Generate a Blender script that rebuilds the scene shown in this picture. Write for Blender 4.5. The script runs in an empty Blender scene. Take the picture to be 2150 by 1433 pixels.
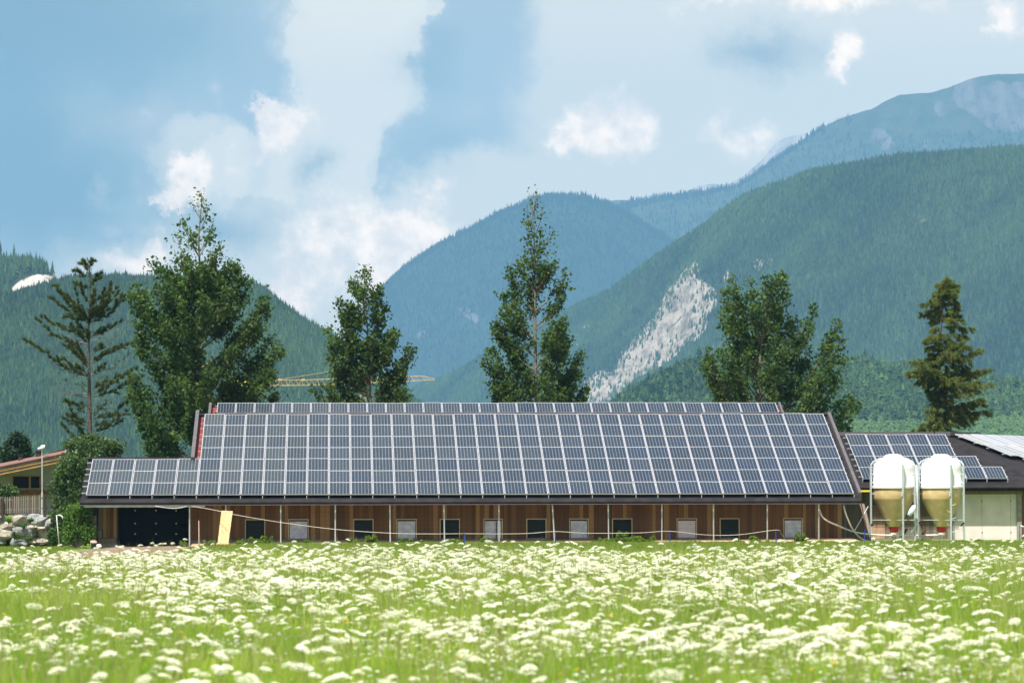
import bpy, math, random
import numpy as np
from mathutils import Vector, Matrix, noise as mnoise

random.seed(7)
RNG = np.random.default_rng(11)
SC = bpy.context.scene
COL = SC.collection
R = math.radians

# ------------------------------------------------------------------ camera
H = 2.15                                   # eye height over the meadow
FPX = 7800.0                               # focal length in units of 1/2150 of the frame width
cam_d = bpy.data.cameras.new('camera')
cam = bpy.data.objects.new('camera', cam_d); COL.objects.link(cam)
cam_d.sensor_width = 36.0
cam_d.lens = FPX / 2150 * 36
cam_d.clip_start = 0.5; cam_d.clip_end = 60000
YAW = math.atan(373 / FPX); PITCH = math.atan(323.5 / FPX); ROLL = -0.0019
ROT = Matrix.Rotation(-YAW, 3, 'Z') @ Matrix.Rotation(math.pi / 2 + PITCH, 3, 'X') @ Matrix.Rotation(ROLL, 3, 'Z')
cam.location = (0, 0, H)
cam.rotation_euler = ROT.to_euler()
cam_d.dof.use_dof = True
cam_d.dof.focus_distance = 172
cam_d.dof.aperture_fstop = 3.6
SC.camera = cam

# ------------------------------------------------------------------ exposure, sun
SC.view_settings.view_transform = 'Standard'; SC.view_settings.look = 'None'
SC.view_settings.gamma = 1.0; SC.view_settings.use_curve_mapping = False
SC.view_settings.exposure = 0.75
SC.render.engine = 'CYCLES'
SC.cycles.use_denoising = True
SC.cycles.max_bounces = 6; SC.cycles.diffuse_bounces = 3; SC.cycles.glossy_bounces = 3
SC.cycles.transmission_bounces = 4; SC.cycles.volume_bounces = 0; SC.cycles.transparent_max_bounces = 8
SUN_EL, SUN_ROT = R(60), R(214)
sun_d = bpy.data.lights.new('sun', 'SUN'); sun = bpy.data.objects.new('sun', sun_d); COL.objects.link(sun)
sun_d.energy = 5.0; sun_d.angle = R(0.53); sun_d.color = (1.0, 0.95, 0.87)
SUNV = Vector((math.sin(SUN_ROT) * math.cos(SUN_EL), math.cos(SUN_ROT) * math.cos(SUN_EL), math.sin(SUN_EL)))
sun.rotation_euler = SUNV.to_track_quat('Z', 'Y').to_euler()
sun.location = (0, 0, 60)

# ------------------------------------------------------------------ node helpers
class NT:
    def __init__(s, tree): s.t = tree; s.n = tree.nodes; s.l = tree.links
    def new(s, typ, **kw):
        n = s.n.new(typ)
        for k, v in kw.items(): setattr(n, k, v)
        return n
    def put(s, sock, v):
        if isinstance(v, bpy.types.NodeSocket): s.l.new(v, sock)
        else:
            if isinstance(v, (tuple, list)) and len(v) == 3 and sock.type == 'RGBA': v = (*v, 1)
            sock.default_value = v
    def math(s, op, a, b=0.0, c=None, clamp=False):
        n = s.new('ShaderNodeMath', operation=op, use_clamp=clamp)
        s.put(n.inputs[0], a); s.put(n.inputs[1], b)
        if c is not None: s.put(n.inputs[2], c)
        return n.outputs[0]
    def vmath(s, op, a, b=(0, 0, 0), sc=None):
        n = s.new('ShaderNodeVectorMath', operation=op)
        s.put(n.inputs[0], a); s.put(n.inputs[1], b)
        if sc is not None: s.put(n.inputs['Scale'], sc)
        return n.outputs[0]
    def mix(s, f, a, b, blend='MIX'):
        n = s.new('ShaderNodeMix', data_type='RGBA', blend_type=blend)
        s.put(n.inputs[0], f); s.put(n.inputs[6], a); s.put(n.inputs[7], b)
        return n.outputs[2]
    def ramp(s, v, lo, hi, a=0.0, b=1.0, smooth=True):
        n = s.new('ShaderNodeMapRange')
        n.interpolation_type = 'SMOOTHSTEP' if smooth else 'LINEAR'
        s.put(n.inputs[0], v); s.put(n.inputs[1], lo); s.put(n.inputs[2], hi); s.put(n.inputs[3], a); s.put(n.inputs[4], b)
        return n.outputs[0]
    def noise(s, vec, scale, detail=4, rough=0.55, lac=2.0, out=0):
        n = s.new('ShaderNodeTexNoise')
        if vec is not None: s.put(n.inputs['Vector'], vec)
        n.inputs['Scale'].default_value = scale; n.inputs['Detail'].default_value = detail
        n.inputs['Roughness'].default_value = rough; n.inputs['Lacunarity'].default_value = lac
        return n.outputs[out]
    def objco(s): return s.new('ShaderNodeTexCoord').outputs['Object']
    def rnd(s): return s.new('ShaderNodeObjectInfo').outputs['Random']
    def bsdf(s, **kw):
        b = s.n.get('Principled BSDF') or s.new('ShaderNodeBsdfPrincipled')
        for k, v in kw.items(): s.put(b.inputs[k.replace('_', ' ')], v)
        return b

MATS = {}
def mat(name, fn):
    m = bpy.data.materials.new(name); m.use_nodes = True
    fn(NT(m.node_tree)); MATS[name] = m
    return m

# ------------------------------------------------------------------ sky
world = bpy.data.worlds.new('World'); SC.world = world; world.use_nodes = True
def build_sky():
    w = NT(world.node_tree)
    bg = w.n['Background']
    sky = w.new('ShaderNodeTexSky', sky_type='NISHITA')
    sky.sun_disc = False; sky.sun_elevation = SUN_EL; sky.sun_rotation = SUN_ROT
    sky.altitude = 900; sky.air_density = 1.0; sky.dust_density = 1.5; sky.ozone_density = 1.5
    d = w.vmath('NORMALIZE', w.new('ShaderNodeTexCoord').outputs['Generated'])
    sx = w.new('ShaderNodeSeparateXYZ'); w.put(sx.inputs[0], d)
    az = w.math('ARCTAN2', sx.outputs[0], sx.outputs[1])
    el = w.math('ARCSINE', sx.outputs[2])
    K = FPX
    cb = w.new('ShaderNodeCombineXYZ')
    w.put(cb.inputs[0], w.math('MULTIPLY', az, K)); w.put(cb.inputs[1], w.math('MULTIPLY', el, K))
    uv = cb.outputs[0]
    n1 = w.vmath('SUBTRACT', w.noise(d, 11, 3, 0.5, out=1), (.5, .5, .5))
    n2 = w.vmath('SUBTRACT', w.noise(d, 42, 8, 0.68, out=1), (.5, .5, .5))
    uvs = w.vmath('ADD', uv, w.vmath('SCALE', n1, sc=150.0))
    uvw = w.vmath('ADD', uvs, w.vmath('SCALE', n2, sc=230.0))
    sep = w.new('ShaderNodeVectorMath', operation='MULTIPLY'); w.put(sep.inputs[0], uvw); sep.inputs[1].default_value = (1, 1, 0)
    uvw = sep.outputs[0]
    def field(blobs, k=0.0):
        acc = None
        for (x, y, rx, ry, wt, *rot) in blobs:
            mp = w.new('ShaderNodeMapping', vector_type='TEXTURE')
            w.put(mp.inputs['Vector'], uvw)
            mp.inputs['Location'].default_value = (x - 702, 1040 - y, 0)
            mp.inputs['Rotation'].default_value = (0, 0, R(rot[0]) if rot else 0)
            mp.inputs['Scale'].default_value = (rx, ry, 1)
            g = w.new('ShaderNodeTexGradient', gradient_type='SPHERICAL'); w.put(g.inputs[0], mp.outputs[0])
            acc = w.math('MULTIPLY_ADD', g.outputs[1], wt, acc if acc is not None else 0.0)
        return acc
    fb = w.noise(d, 5.0, 7, 0.55)
    fbs = w.math('MULTIPLY', w.math('SUBTRACT', fb, 0.5), 1.9)
    # pale, thin cloud sheets
    pale = field([(720, 60, 170, 330, 1.0, 8), (690, 330, 130, 170, .9), (820, 200, 60, 90, .4), (840, 20, 110, 90, .6),
                  (1750, 40, 720, 330, 1.5), (1750, 260, 620, 260, 1.2), (1300, 330, 300, 210, 1.0), (1000, 560, 330, 240, .9),
                  (700, 560, 250, 220, .9), (420, 330, 120, 90, .8), (350, 560, 330, 100, .8), (1250, 120, 260, 160, .45),
                  (200, 230, 260, 130, .22), (980, 230, 200, 130, .28), (740, 400, 50, 130, .5),
                  (400, 400, 80, 90, .6), (1000, 400, 200, 100, .5)])
    pmask = w.ramp(w.math('ADD', pale, fbs), 0.20, 0.62)
    pale_e = w.ramp(w.math('ADD', field([(720, 90, 150, 360, 1.0, 6), (850, 15, 80, 80, .7), (690, 320, 130, 120, .7),
                                        (500, 320, 180, 70, .55, 12), (590, 340, 90, 90, .7), (760, 440, 70, 220, .5, 8)]),
                           w.math('MULTIPLY', fbs, .25)), 0.24, 0.30)
    # sunlit cumulus heads
    hot = field([(585, 262, 95, 80, 1.5), (548, 235, 35, 35, .6), (395, 375, 62, 60, .95), (352, 432, 42, 36, .9),
                 (1275, 285, 165, 100, 1.25), (1195, 300, 60, 40, .5), (1795, 95, 52, 70, .9), (1755, 150, 52, 48, .9),
                 (850, 480, 140, 110, .95), (620, 600, 90, 90, .85), (300, 535, 110, 55, .8), (700, 520, 120, 160, .6),
                 (1560, 310, 130, 70, .55), (1700, 0, 380, 50, .7), (850, 570, 120, 100, .6), (480, 330, 60, 35, .4),
                 (2130, 50, 60, 80, .8)])
    puff = w.noise(d, 75, 9, 0.66)
    hot_s = w.ramp(w.math('ADD', w.math('ADD', hot, w.math('MULTIPLY', fbs, .4)), w.math('MULTIPLY', w.math('SUBTRACT', puff, .5), 1.0)), 0.16, 0.74)
    dark = w.ramp(field([(1610, 120, 190, 90, .8), (870, 130, 120, 100, .5), (900, 330, 110, 130, .4), (470, 470, 200, 90, .8),
                         (680, 360, 70, 70, .7), (100, 400, 420, 200, .8), (380, 60, 300, 260, .55), (0, 60, 420, 560, 1.1), (200, 640, 400, 160, .3)]), 0.0, 1.0)
    base = w.mix(0.85, w.vmath('SCALE', sky.outputs[0], sc=0.10), (.41, .43, .43))
    c = w.mix(w.math('MULTIPLY', pmask, .62), base, (1.02, .86, .66))
    c = w.mix(w.math('MULTIPLY', pale_e, .42), c, (1.06, .90, .71))
    c = w.mix(w.math('MULTIPLY', dark, .75), c, (.10, .19, .24))
    c = w.mix(w.math('MULTIPLY', hot_s, .85), c, w.mix(w.ramp(puff, .36, .64), (1.0, .80, .66), (1.62, 1.22, .90)))
    w.put(bg.inputs['Color'], c); bg.inputs['Strength'].default_value = 1.0
build_sky()

# ------------------------------------------------------------------ geometry helpers
def P(px, py, Y):
    """world point at world depth Y that lies on the line of sight (px, py) of the surveyed view"""
    d = ROT @ Vector((px - 1075, -(py - 716.5), -FPX))
    t = Y / d.y
    return Vector((d.x * t, Y, H + d.z * t))
def px_of(pt):
    v = ROT.transposed() @ (Vector(pt) - Vector((0, 0, H)))
    return 1075 + v.x / -v.z * FPX, 716.5 - v.y / -v.z * FPX
RN = np.array(ROT)
def px_np(pts):
    v = (pts - np.array([0, 0, H])) @ RN
    return 1075 + v[:, 0] / -v[:, 2] * FPX, 716.5 - v[:, 1] / -v[:, 2] * FPX
def GZ(x, y):
    """near ground height: a slight dip toward the left end of the barn"""
    t = min(1.0, max(0.0, (-2.0 - x) / 7.0)); return -0.20 * t * t * (3 - 2 * t)

class MB:
    def __init__(s): s.v = []; s.f = []; s.m = []
    def add(s, vs, fs, m=0):
        o = len(s.v); s.v += [tuple(v) for v in vs]
        s.f += [tuple(i + o for i in f) for f in fs]; s.m += [m] * len(fs); return s
    def box(s, a, b, m=0, mx=None):
        x0, y0, z0 = a; x1, y1, z1 = b
        vs = [(x0, y0, z0), (x1, y0, z0), (x1, y1, z0), (x0, y1, z0), (x0, y0, z1), (x1, y0, z1), (x1, y1, z1), (x0, y1, z1)]
        if mx: vs = [mx @ Vector(v) for v in vs]
        return s.add(vs, [(0, 3, 2, 1), (4, 5, 6, 7), (0, 1, 5, 4), (1, 2, 6, 5), (2, 3, 7, 6), (3, 0, 4, 7)], m)
    def hexa(s, bot, top, m=0):
        return s.add(list(bot) + list(top), [(0, 3, 2, 1), (4, 5, 6, 7), (0, 1, 5, 4), (1, 2, 6, 5), (2, 3, 7, 6), (3, 0, 4, 7)], m)
    def tube(s, pts, r, n=6, m=0, cap=True):
        pts = [Vector(p) for p in pts]; k = len(pts)
        rs = r if isinstance(r, (list, tuple)) else [r] * k
        o = len(s.v); up = Vector((0, 0, 1))
        for i, p in enumerate(pts):
            t = (pts[min(i + 1, k - 1)] - pts[max(i - 1, 0)])
            t = t.normalized() if t.length > 1e-9 else Vector((0, 0, 1))
            a = t.cross(Vector((0, 1, 0)) if abs(t.y) < .9 else Vector((1, 0, 0))).normalized(); b = t.cross(a)
            for j in range(n):
                an = 2 * math.pi * j / n
                s.v.append(tuple(p + (a * math.cos(an) + b * math.sin(an)) * rs[i]))
        for i in range(k - 1):
            for j in range(n):
                j2 = (j + 1) % n
                s.f.append((o + i * n + j, o + i * n + j2, o + (i + 1) * n + j2, o + (i + 1) * n + j)); s.m.append(m)
        if cap:
            s.f.append(tuple(o + j for j in range(n))[::-1]); s.m.append(m)
            s.f.append(tuple(o + (k - 1) * n + j for j in range(n))); s.m.append(m)
        return s
    def lathe(s, prof, c=(0, 0, 0), n=40, m=0):
        o = len(s.v); k = len(prof)
        for r, z in prof:
            for j in range(n):
                a = 2 * math.pi * j / n; s.v.append((c[0] + r * math.cos(a), c[1] + r * math.sin(a), c[2] + z))
        for i in range(k - 1):
            for j in range(n):
                j2 = (j + 1) % n
                s.f.append((o + i * n + j, o + i * n + j2, o + (i + 1) * n + j2, o + (i + 1) * n + j)); s.m.append(m)
        return s
    def mesh(s, name, mats, smooth=False):
        me = bpy.data.meshes.new(name); me.from_pydata(s.v, [], s.f)
        for m in (mats if isinstance(mats, (list, tuple)) else [mats]): me.materials.append(m)
        if any(s.m): me.polygons.foreach_set('material_index', s.m)
        if smooth: me.shade_smooth()
        me.update(); return me
    def build(s, name, mats, parent=None, smooth=False):
        return link(name, s.mesh(name, mats, smooth), parent)

def link(name, me, parent=None, loc=None):
    o = bpy.data.objects.new(name, me); COL.objects.link(o)
    if parent is not None: o.parent = parent
    if loc is not None: o.location = loc
    return o
def tag(o, label, cat, group=None):
    o['label'] = label; o['category'] = cat
    if group: o['group'] = group
    return o
def thing(name, label, cat, loc=(0, 0, 0), rz=0, group=None):
    o = bpy.data.objects.new(name, None); COL.objects.link(o)
    o.location = loc; o.rotation_euler = (0, 0, rz); o.empty_display_size = .3
    return tag(o, label, cat, group)
def rebase(mb, base):
    mb.v = [(x - base[0], y - base[1], z - base[2]) for x, y, z in mb.v]; return mb
def tri_mesh(name, V, F, mats, smooth=False, mi=None):
    """fast mesh from numpy: V (n,3), F (m,3) or (m,4)"""
    me = bpy.data.meshes.new(name); k = F.shape[1]
    me.vertices.add(len(V)); me.vertices.foreach_set('co', np.ascontiguousarray(V, dtype=np.float32).ravel())
    me.loops.add(F.size); me.loops.foreach_set('vertex_index', F.astype(np.int32).ravel())
    me.polygons.add(len(F)); me.polygons.foreach_set('loop_start', np.arange(0, F.size, k, dtype=np.int32))
    for m in (mats if isinstance(mats, (list, tuple)) else [mats]): me.materials.append(m)
    if mi is not None: me.polygons.foreach_set('material_index', mi.astype(np.int32))
    if smooth: me.polygons.foreach_set('use_smooth', np.ones(len(F), dtype=bool))
    me.update(calc_edges=True); me.validate(); return me

def scatter(name, pts, scl, rot, idx, variants, label=None):
    """many small instances as one uncountable mass (geometry nodes)"""
    me = bpy.data.meshes.new(name); me.vertices.add(len(pts))
    me.vertices.foreach_set('co', np.asarray(pts, dtype=np.float32).ravel())
    a = me.attributes.new('scl', 'FLOAT_VECTOR', 'POINT'); a.data.foreach_set('vector', np.asarray(scl, dtype=np.float32).ravel())
    a = me.attributes.new('rot', 'FLOAT_VECTOR', 'POINT'); a.data.foreach_set('vector', np.asarray(rot, dtype=np.float32).ravel())
    a = me.attributes.new('idx', 'INT', 'POINT'); a.data.foreach_set('value', np.asarray(idx, dtype=np.int32))
    o = link(name, me); o['kind'] = 'stuff'
    if label: o['label'] = label
    g = bpy.data.node_groups.new(name, 'GeometryNodeTree')
    g.interface.new_socket('Geometry', in_out='INPUT', socket_type='NodeSocketGeometry')
    g.interface.new_socket('Geometry', in_out='OUTPUT', socket_type='NodeSocketGeometry')
    gi = g.nodes.new('NodeGroupInput'); go = g.nodes.new('NodeGroupOutput'); jn = g.nodes.new('GeometryNodeJoinGeometry')
    def attr(nm, typ):
        n = g.nodes.new('GeometryNodeInputNamedAttribute'); n.data_type = typ; n.inputs[0].default_value = nm
        return n.outputs[0]
    A, B, I = attr('scl', 'FLOAT_VECTOR'), attr('rot', 'FLOAT_VECTOR'), attr('idx', 'INT')
    for k, v in enumerate(variants):
        oi = g.nodes.new('GeometryNodeObjectInfo'); oi.inputs[0].default_value = v
        cmpn = g.nodes.new('FunctionNodeCompare'); cmpn.data_type = 'INT'; cmpn.operation = 'EQUAL'
        ins = [s for s in cmpn.inputs if s.type == 'INT']; g.links.new(I, ins[0]); ins[1].default_value = k
        ip = g.nodes.new('GeometryNodeInstanceOnPoints')
        g.links.new(gi.outputs[0], ip.inputs['Points']); g.links.new(cmpn.outputs[0], ip.inputs['Selection'])
        g.links.new(oi.outputs['Geometry'], ip.inputs['Instance'])
        g.links.new(B, ip.inputs['Rotation']); g.links.new(A, ip.inputs['Scale'])
        g.links.new(ip.outputs[0], jn.inputs[0])
    g.links.new(jn.outputs[0], go.inputs[0])
    md = o.modifiers.new('scatter', 'NODES'); md.node_group = g
    return o
def source(name, me): return bpy.data.objects.new(name, me)     # shape only, linked nowhere

# ------------------------------------------------------------------ materials
def plain(name, col, rough=.6, metal=0.0, var=.15, scale=3.0, bump=0.0, spec=.4):
    def f(t):
        co = t.objco()
        n = t.noise(co, scale, 5)
        c = t.mix(t.ramp(n, .3, .7), tuple(x * (1 - var) for x in col), tuple(min(1, x * (1 + var)) for x in col))
        b = t.bsdf(Base_Color=c, Roughness=rough, Metallic=metal)
        b.inputs['Specular IOR Level'].default_value = spec
        if bump:
            bn = t.new('ShaderNodeBump'); bn.inputs['Strength'].default_value = bump; t.put(bn.inputs['Height'], t.noise(co, scale * 6, 6))
            t.l.new(bn.outputs[0], b.inputs['Normal'])
    return mat(name, f)

def leafy(name, c1, c2, trans=.35, rough=.5, rnd_obj=False, spec=.35):
    def f(t):
        co = t.new('ShaderNodeNewGeometry').outputs['Position']
        v = t.noise(co, .9, 3)
        ri = t.new('ShaderNodeNewGeometry').outputs['Random Per Island']
        m = t.math('ADD', t.math('MULTIPLY', t.ramp(v, .35, .65), .5), t.math('MULTIPLY', t.rnd() if rnd_obj else ri, .5))
        if rnd_obj: m = t.math('MULTIPLY', m, t.ramp(t.noise(co, .35, 3), .38, .62, .35, 1.25))
        c = t.mix(m, c1, c2)
        b = t.bsdf(Base_Color=c, Roughness=rough); b.inputs['Specular IOR Level'].default_value = spec
        tr = t.new('ShaderNodeBsdfTranslucent'); t.put(tr.inputs[0], t.mix(.5, c, (c2[0] * 1.6, c2[1] * 1.6, c2[2])))
        mx = t.new('ShaderNodeMixShader'); mx.inputs[0].default_value = trans
        t.l.new(b.outputs[0], mx.inputs[1]); t.l.new(tr.outputs[0], mx.inputs[2])
        t.l.new(mx.outputs[0], t.n['Material Output'].inputs[0])
    return mat(name, f)

leafy('leaf_poplar', (.013, .042, .011), (.10, .168, .036), .35, .55, spec=.15)
leafy('leaf_bush', (.035, .075, .018), (.085, .15, .04), .3, .5)
leafy('leaf_bright', (.045, .11, .012), (.12, .22, .03), .35, .5)
leafy('needle_dark', (.022, .034, .012), (.062, .075, .020), .2, .6)
leafy('needle_gold', (.034, .054, .012), (.105, .118, .026), .3, .6)
leafy('seed_stem', (.26, .27, .09), (.42, .40, .18), .4, .6, True, .1)
leafy('herb_leaf', (.035, .10, .012), (.10, .21, .03), .4, .55, True, .15)
leafy('weed_leaf', (.07, .15, .014), (.22, .33, .04), .45, .6, spec=.1)
leafy('needle_larch', (.028, .050, .014), (.085, .11, .026), .3, .6, spec=.1)
leafy('needle_fresh', (.050, .085, .014), (.17, .20, .036), .35, .6)
leafy('yew', (.010, .028, .010), (.022, .05, .015), .15, .6)
leafy('grass', (.10, .26, .012), (.44, .57, .055), .62, .5, True)
leafy('grass_short', (.13, .20, .02), (.25, .32, .05), .5, .55, True)
leafy('stem', (.16, .25, .05), (.26, .34, .08), .35, .6)
leafy('petal', (.74, .74, .58), (.90, .89, .80), .25, .6, True, .2)
leafy('petal_white', (.74, .72, .72), (.85, .83, .82), .25, .6, True, .2)
leafy('petal_yellow', (.8, .5, .02), (.85, .6, .04), .25, .6, True)
leafy('petal_pink', (.5, .2, .35), (.65, .35, .5), .25, .6, True)
plain('bark', (.085, .065, .05), .9, 0, .3, 8, .4)
plain('bark_pale', (.15, .125, .085), .85, 0, .35, 6, .3)
plain('twig_bare', (.16, .14, .13), .9, 0, .3, 8)
plain('steel', (.56, .61, .62), .42, .55, .12, 14, .05)
plain('concrete', (.66, .59, .57), .9, 0, .10, 1.2, .15)
plain('concrete_base', (.26, .25, .23), .95, 0, .2, 3, .2)
plain('membrane', (.019, .016, .018), .7, 0, .35, 2.2, .25, .18)
plain('verge', (.105, .095, .105), .6, 0, .15, 4, .1)
plain('black', (.008, .008, .009), .7, 0, .2, 4)
plain('drip', (.42, .45, .40), .5, 0, .2, 5)
plain('blue_plastic', (.012, .05, .33), .45, 0, .1, 5)
plain('white_plastic', (.74, .72, .73), .45, 0, .08, 5)
plain('pink_plastic', (.62, .40, .36), .6, 0, .1, 5)
plain('rope', (.50, .46, .40), .8, 0, .2, 12)
plain('white_tank', (.80, .80, .79), .38, 0, .04, 1.5, .03)
plain('red_paint', (.55, .02, .02), .45, 0, .1, 4)
plain('crane_yellow', (.52, .36, .14), .5, 0, .1, 1)
plain('sign_yellow', (.85, .62, .04), .5, 0, .05, 1)
plain('sign_dark', (.03, .03, .05), .5, 0, .1, 1)
plain('render_wall', (.34, .325, .32), .9, 0, .06, 1.5, .1)
plain('brown_wood', (.20, .10, .045), .7, 0, .3, 5)
plain('gold_wood', (.42, .25, .10), .6, 0, .2, 4)
plain('dark_brown', (.035, .022, .018), .6, 0, .3, 3)
plain('rust', (.12, .06, .03), .7, .2, .3, 8)
plain('clip_green', (.62, .54, .34), .5, .2, .1, 8)
plain('dirt', (.22, .15, .11), .95, 0, .35, 2.5, .4)
plain('sand', (.48, .33, .22), .95, 0, .3, 3, .3)
plain('tarp', (.015, .02, .03), .6, 0, .3, 4, .3)

def m_glassd(t):
    n = t.noise(t.objco(), 2.2, 4)
    t.bsdf(Base_Color=t.mix(t.ramp(n, .4, .7), (.0015, .005, .005), (.004, .011, .010)), Roughness=.35); t.n['Principled BSDF'].inputs['Specular IOR Level'].default_value = .15
mat('glass_dark', m_glassd)
def m_curtain(t):
    co = t.objco(); n = t.noise(co, 3.5, 5)
    c = t.mix(t.ramp(n, .35, .7), (.50, .62, .88), (.80, .88, .98))
    t.bsdf(Base_Color=c, Roughness=.32)
mat('curtain', m_curtain)
def m_curtain2(t):
    co = t.objco(); n = t.noise(co, 3.5, 5)
    c = t.mix(t.ramp(n, .35, .7), (.74, .73, .88), (.86, .85, .95))
    t.bsdf(Base_Color=c, Roughness=.6)
mat('curtain_plain', m_curtain2)

def wood(name, c1, c2, c3, rough=.75, grain=40, sat=1):
    def f(t):
        co = t.objco()
        mp = t.new('ShaderNodeMapping'); t.put(mp.inputs['Vector'], co); mp.inputs['Scale'].default_value = (1, 1, .06)
        off = t.vmath('ADD', mp.outputs[0], t.vmath('SCALE', t.new('ShaderNodeObjectInfo').outputs['Location'], sc=.37))
        g = t.noise(off, grain, 5, .6)
        g2 = t.noise(t.vmath('SCALE', co, sc=1.0), 2.5, 4)
        base = t.mix(t.rnd(), c1, c2)
        r2 = t.math('GREATER_THAN', t.math('FRACT', t.math('MULTIPLY', t.rnd(), 17.3)), .80)
        base = t.mix(t.math('MULTIPLY', r2, .8), base, c3)
        c = t.mix(t.ramp(g, .35, .68), t.vmath('SCALE', base, sc=.62), base)
        c = t.mix(t.math('MULTIPLY', t.ramp(g2, .55, .75), .35), c, t.vmath('SCALE', base, sc=.55))
        b = t.bsdf(Base_Color=c, Roughness=rough); b.inputs['Specular IOR Level'].default_value = .25
        bn = t.new('ShaderNodeBump'); bn.inputs['Strength'].default_value = .25; bn.inputs['Distance'].default_value = .01
        t.put(bn.inputs['Height'], g); t.l.new(bn.outputs[0], b.inputs['Normal'])
    return mat(name, f)
wood('plank', (.145, .072, .026), (.275, .148, .056), (.48, .31, .13))
wood('plank_grey', (.23, .18, .14), (.34, .29, .24), (.15, .11, .08))
wood('board_osb', (.74, .50, .25), (.74, .50, .25), (.74, .50, .25), .7, 18)
wood('picket', (.20, .16, .13), (.30, .26, .22), (.13, .10, .08))
wood('osb_pink', (.58, .34, .23), (.60, .36, .25), (.60, .36, .25), .85, 26)
wood('pole_wood', (.30, .20, .11), (.36, .25, .14), (.24, .15, .09))

def m_tile(t):
    co = t.objco(); n = t.noise(co, 5, 5)
    c = t.mix(t.ramp(n, .3, .7), (.15, .022, .018), (.25, .042, .032))
    t.bsdf(Base_Color=c, Roughness=.75)
mat('red_roofing', m_tile)
def m_tile2(t):
    co = t.objco(); n = t.noise(co, 2, 5)
    t.bsdf(Base_Color=t.mix(t.ramp(n, .3, .7), (.16, .075, .055), (.22, .11, .085)), Roughness=.8)
mat('house_roofing', m_tile2)

def m_cells(t):
    co = t.objco(); s = t.new('ShaderNodeSeparateXYZ'); t.put(s.inputs[0], co)
    fx = t.math('FRACT', t.math('DIVIDE', t.math('SUBTRACT', s.outputs[0], .030), .1508))
    fy = t.math('FRACT', t.math('DIVIDE', t.math('SUBTRACT', s.outputs[1], .030), .1530))
    ax = t.math('ABSOLUTE', t.math('SUBTRACT', fx, .5)); ay = t.math('ABSOLUTE', t.math('SUBTRACT', fy, .5))
    gap = t.math('MAXIMUM', t.math('GREATER_THAN', ax, .470), t.math('GREATER_THAN', ay, .495))
    dia = t.math('GREATER_THAN', t.math('ADD', ax, ay), .905)
    gap = t.math('MAXIMUM', gap, dia)
    bus = t.math('LESS_THAN', t.math('ABSOLUTE', t.math('SUBTRACT', ax, .25)), .012)
    oi = t.new('ShaderNodeObjectInfo')
    r = oi.outputs['Random']
    cell = t.mix(t.math('MULTIPLY', r, .55), oi.outputs['Color'], t.vmath('MULTIPLY', oi.outputs['Color'], (1.5, 1.2, .8)))
    cell = t.mix(t.math('MULTIPLY', t.noise(co, 1.2, 3), .35), cell, (.03, .045, .07))
    c = t.mix(t.math('MULTIPLY', bus, .35), cell, (.30, .33, .36))
    c = t.mix(gap, c, (.30, .36, .40))
    nz = t.noise(oi.outputs['Location'], .35, 4)
    b = t.bsdf(Base_Color=c, Roughness=t.ramp(nz, .3, .7, .07, .17))
    b.inputs['Specular IOR Level'].default_value = .17
    b.inputs['Coat Weight'].default_value = .0
mat('solar_cells', m_cells)
plain('panel_frame', (.60, .59, .63), .4, .15, .05, 2)

def m_tan(t):
    co = t.objco(); n = t.noise(co, 2.5, 5)
    mp = t.new('ShaderNodeMapping'); t.put(mp.inputs['Vector'], co); mp.inputs['Scale'].default_value = (6, 6, .7)
    st = t.noise(mp.outputs[0], 2, 4)
    c = t.mix(t.ramp(n, .3, .7), (.50, .36, .17), (.60, .46, .24))
    c = t.mix(t.math('MULTIPLY', t.ramp(st, .5, .8), .3), c, (.33, .21, .09))
    t.bsdf(Base_Color=c, Roughness=.4)
mat('tan_tank', m_tan)

def m_stone(t):
    co = t.objco(); off = t.vmath('ADD', co, t.vmath('SCALE', t.new('ShaderNodeObjectInfo').outputs['Location'], sc=1.7))
    n = t.noise(off, 2.2, 6, .6); n2 = t.noise(off, 9, 6, .65)
    r = t.math('FRACT', t.math('MULTIPLY', t.rnd(), 7.7))
    base = t.mix(t.math('GREATER_THAN', r, .62), t.mix(r, (.20, .21, .22), (.33, .33, .33)), (.36, .32, .27))
    c = t.mix(t.ramp(n, .42, .62), base, t.vmath('SCALE', base, sc=1.25))
    c = t.mix(t.math('MULTIPLY', t.ramp(n2, .48, .66), .8), c, t.vmath('SCALE', base, sc=.4))
    b = t.bsdf(Base_Color=c, Roughness=.9)
    bn = t.new('ShaderNodeBump'); bn.inputs['Strength'].default_value = .6; bn.inputs['Distance'].default_value = .05
    t.put(bn.inputs['Height'], n2); t.l.new(bn.outputs[0], b.inputs['Normal'])
mat('boulder', m_stone)

def m_ground(t):
    co = t.objco(); n = t.noise(co, .25, 6); n2 = t.noise(co, 3, 6)
    c = t.mix(t.ramp(n, .35, .65), (.10, .18, .025), (.17, .25, .04))
    c = t.mix(t.math('MULTIPLY', t.ramp(n2, .55, .75), .5), c, (.13, .13, .05))
    t.bsdf(Base_Color=c, Roughness=.95)
mat('ground_grass', m_ground)

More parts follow.
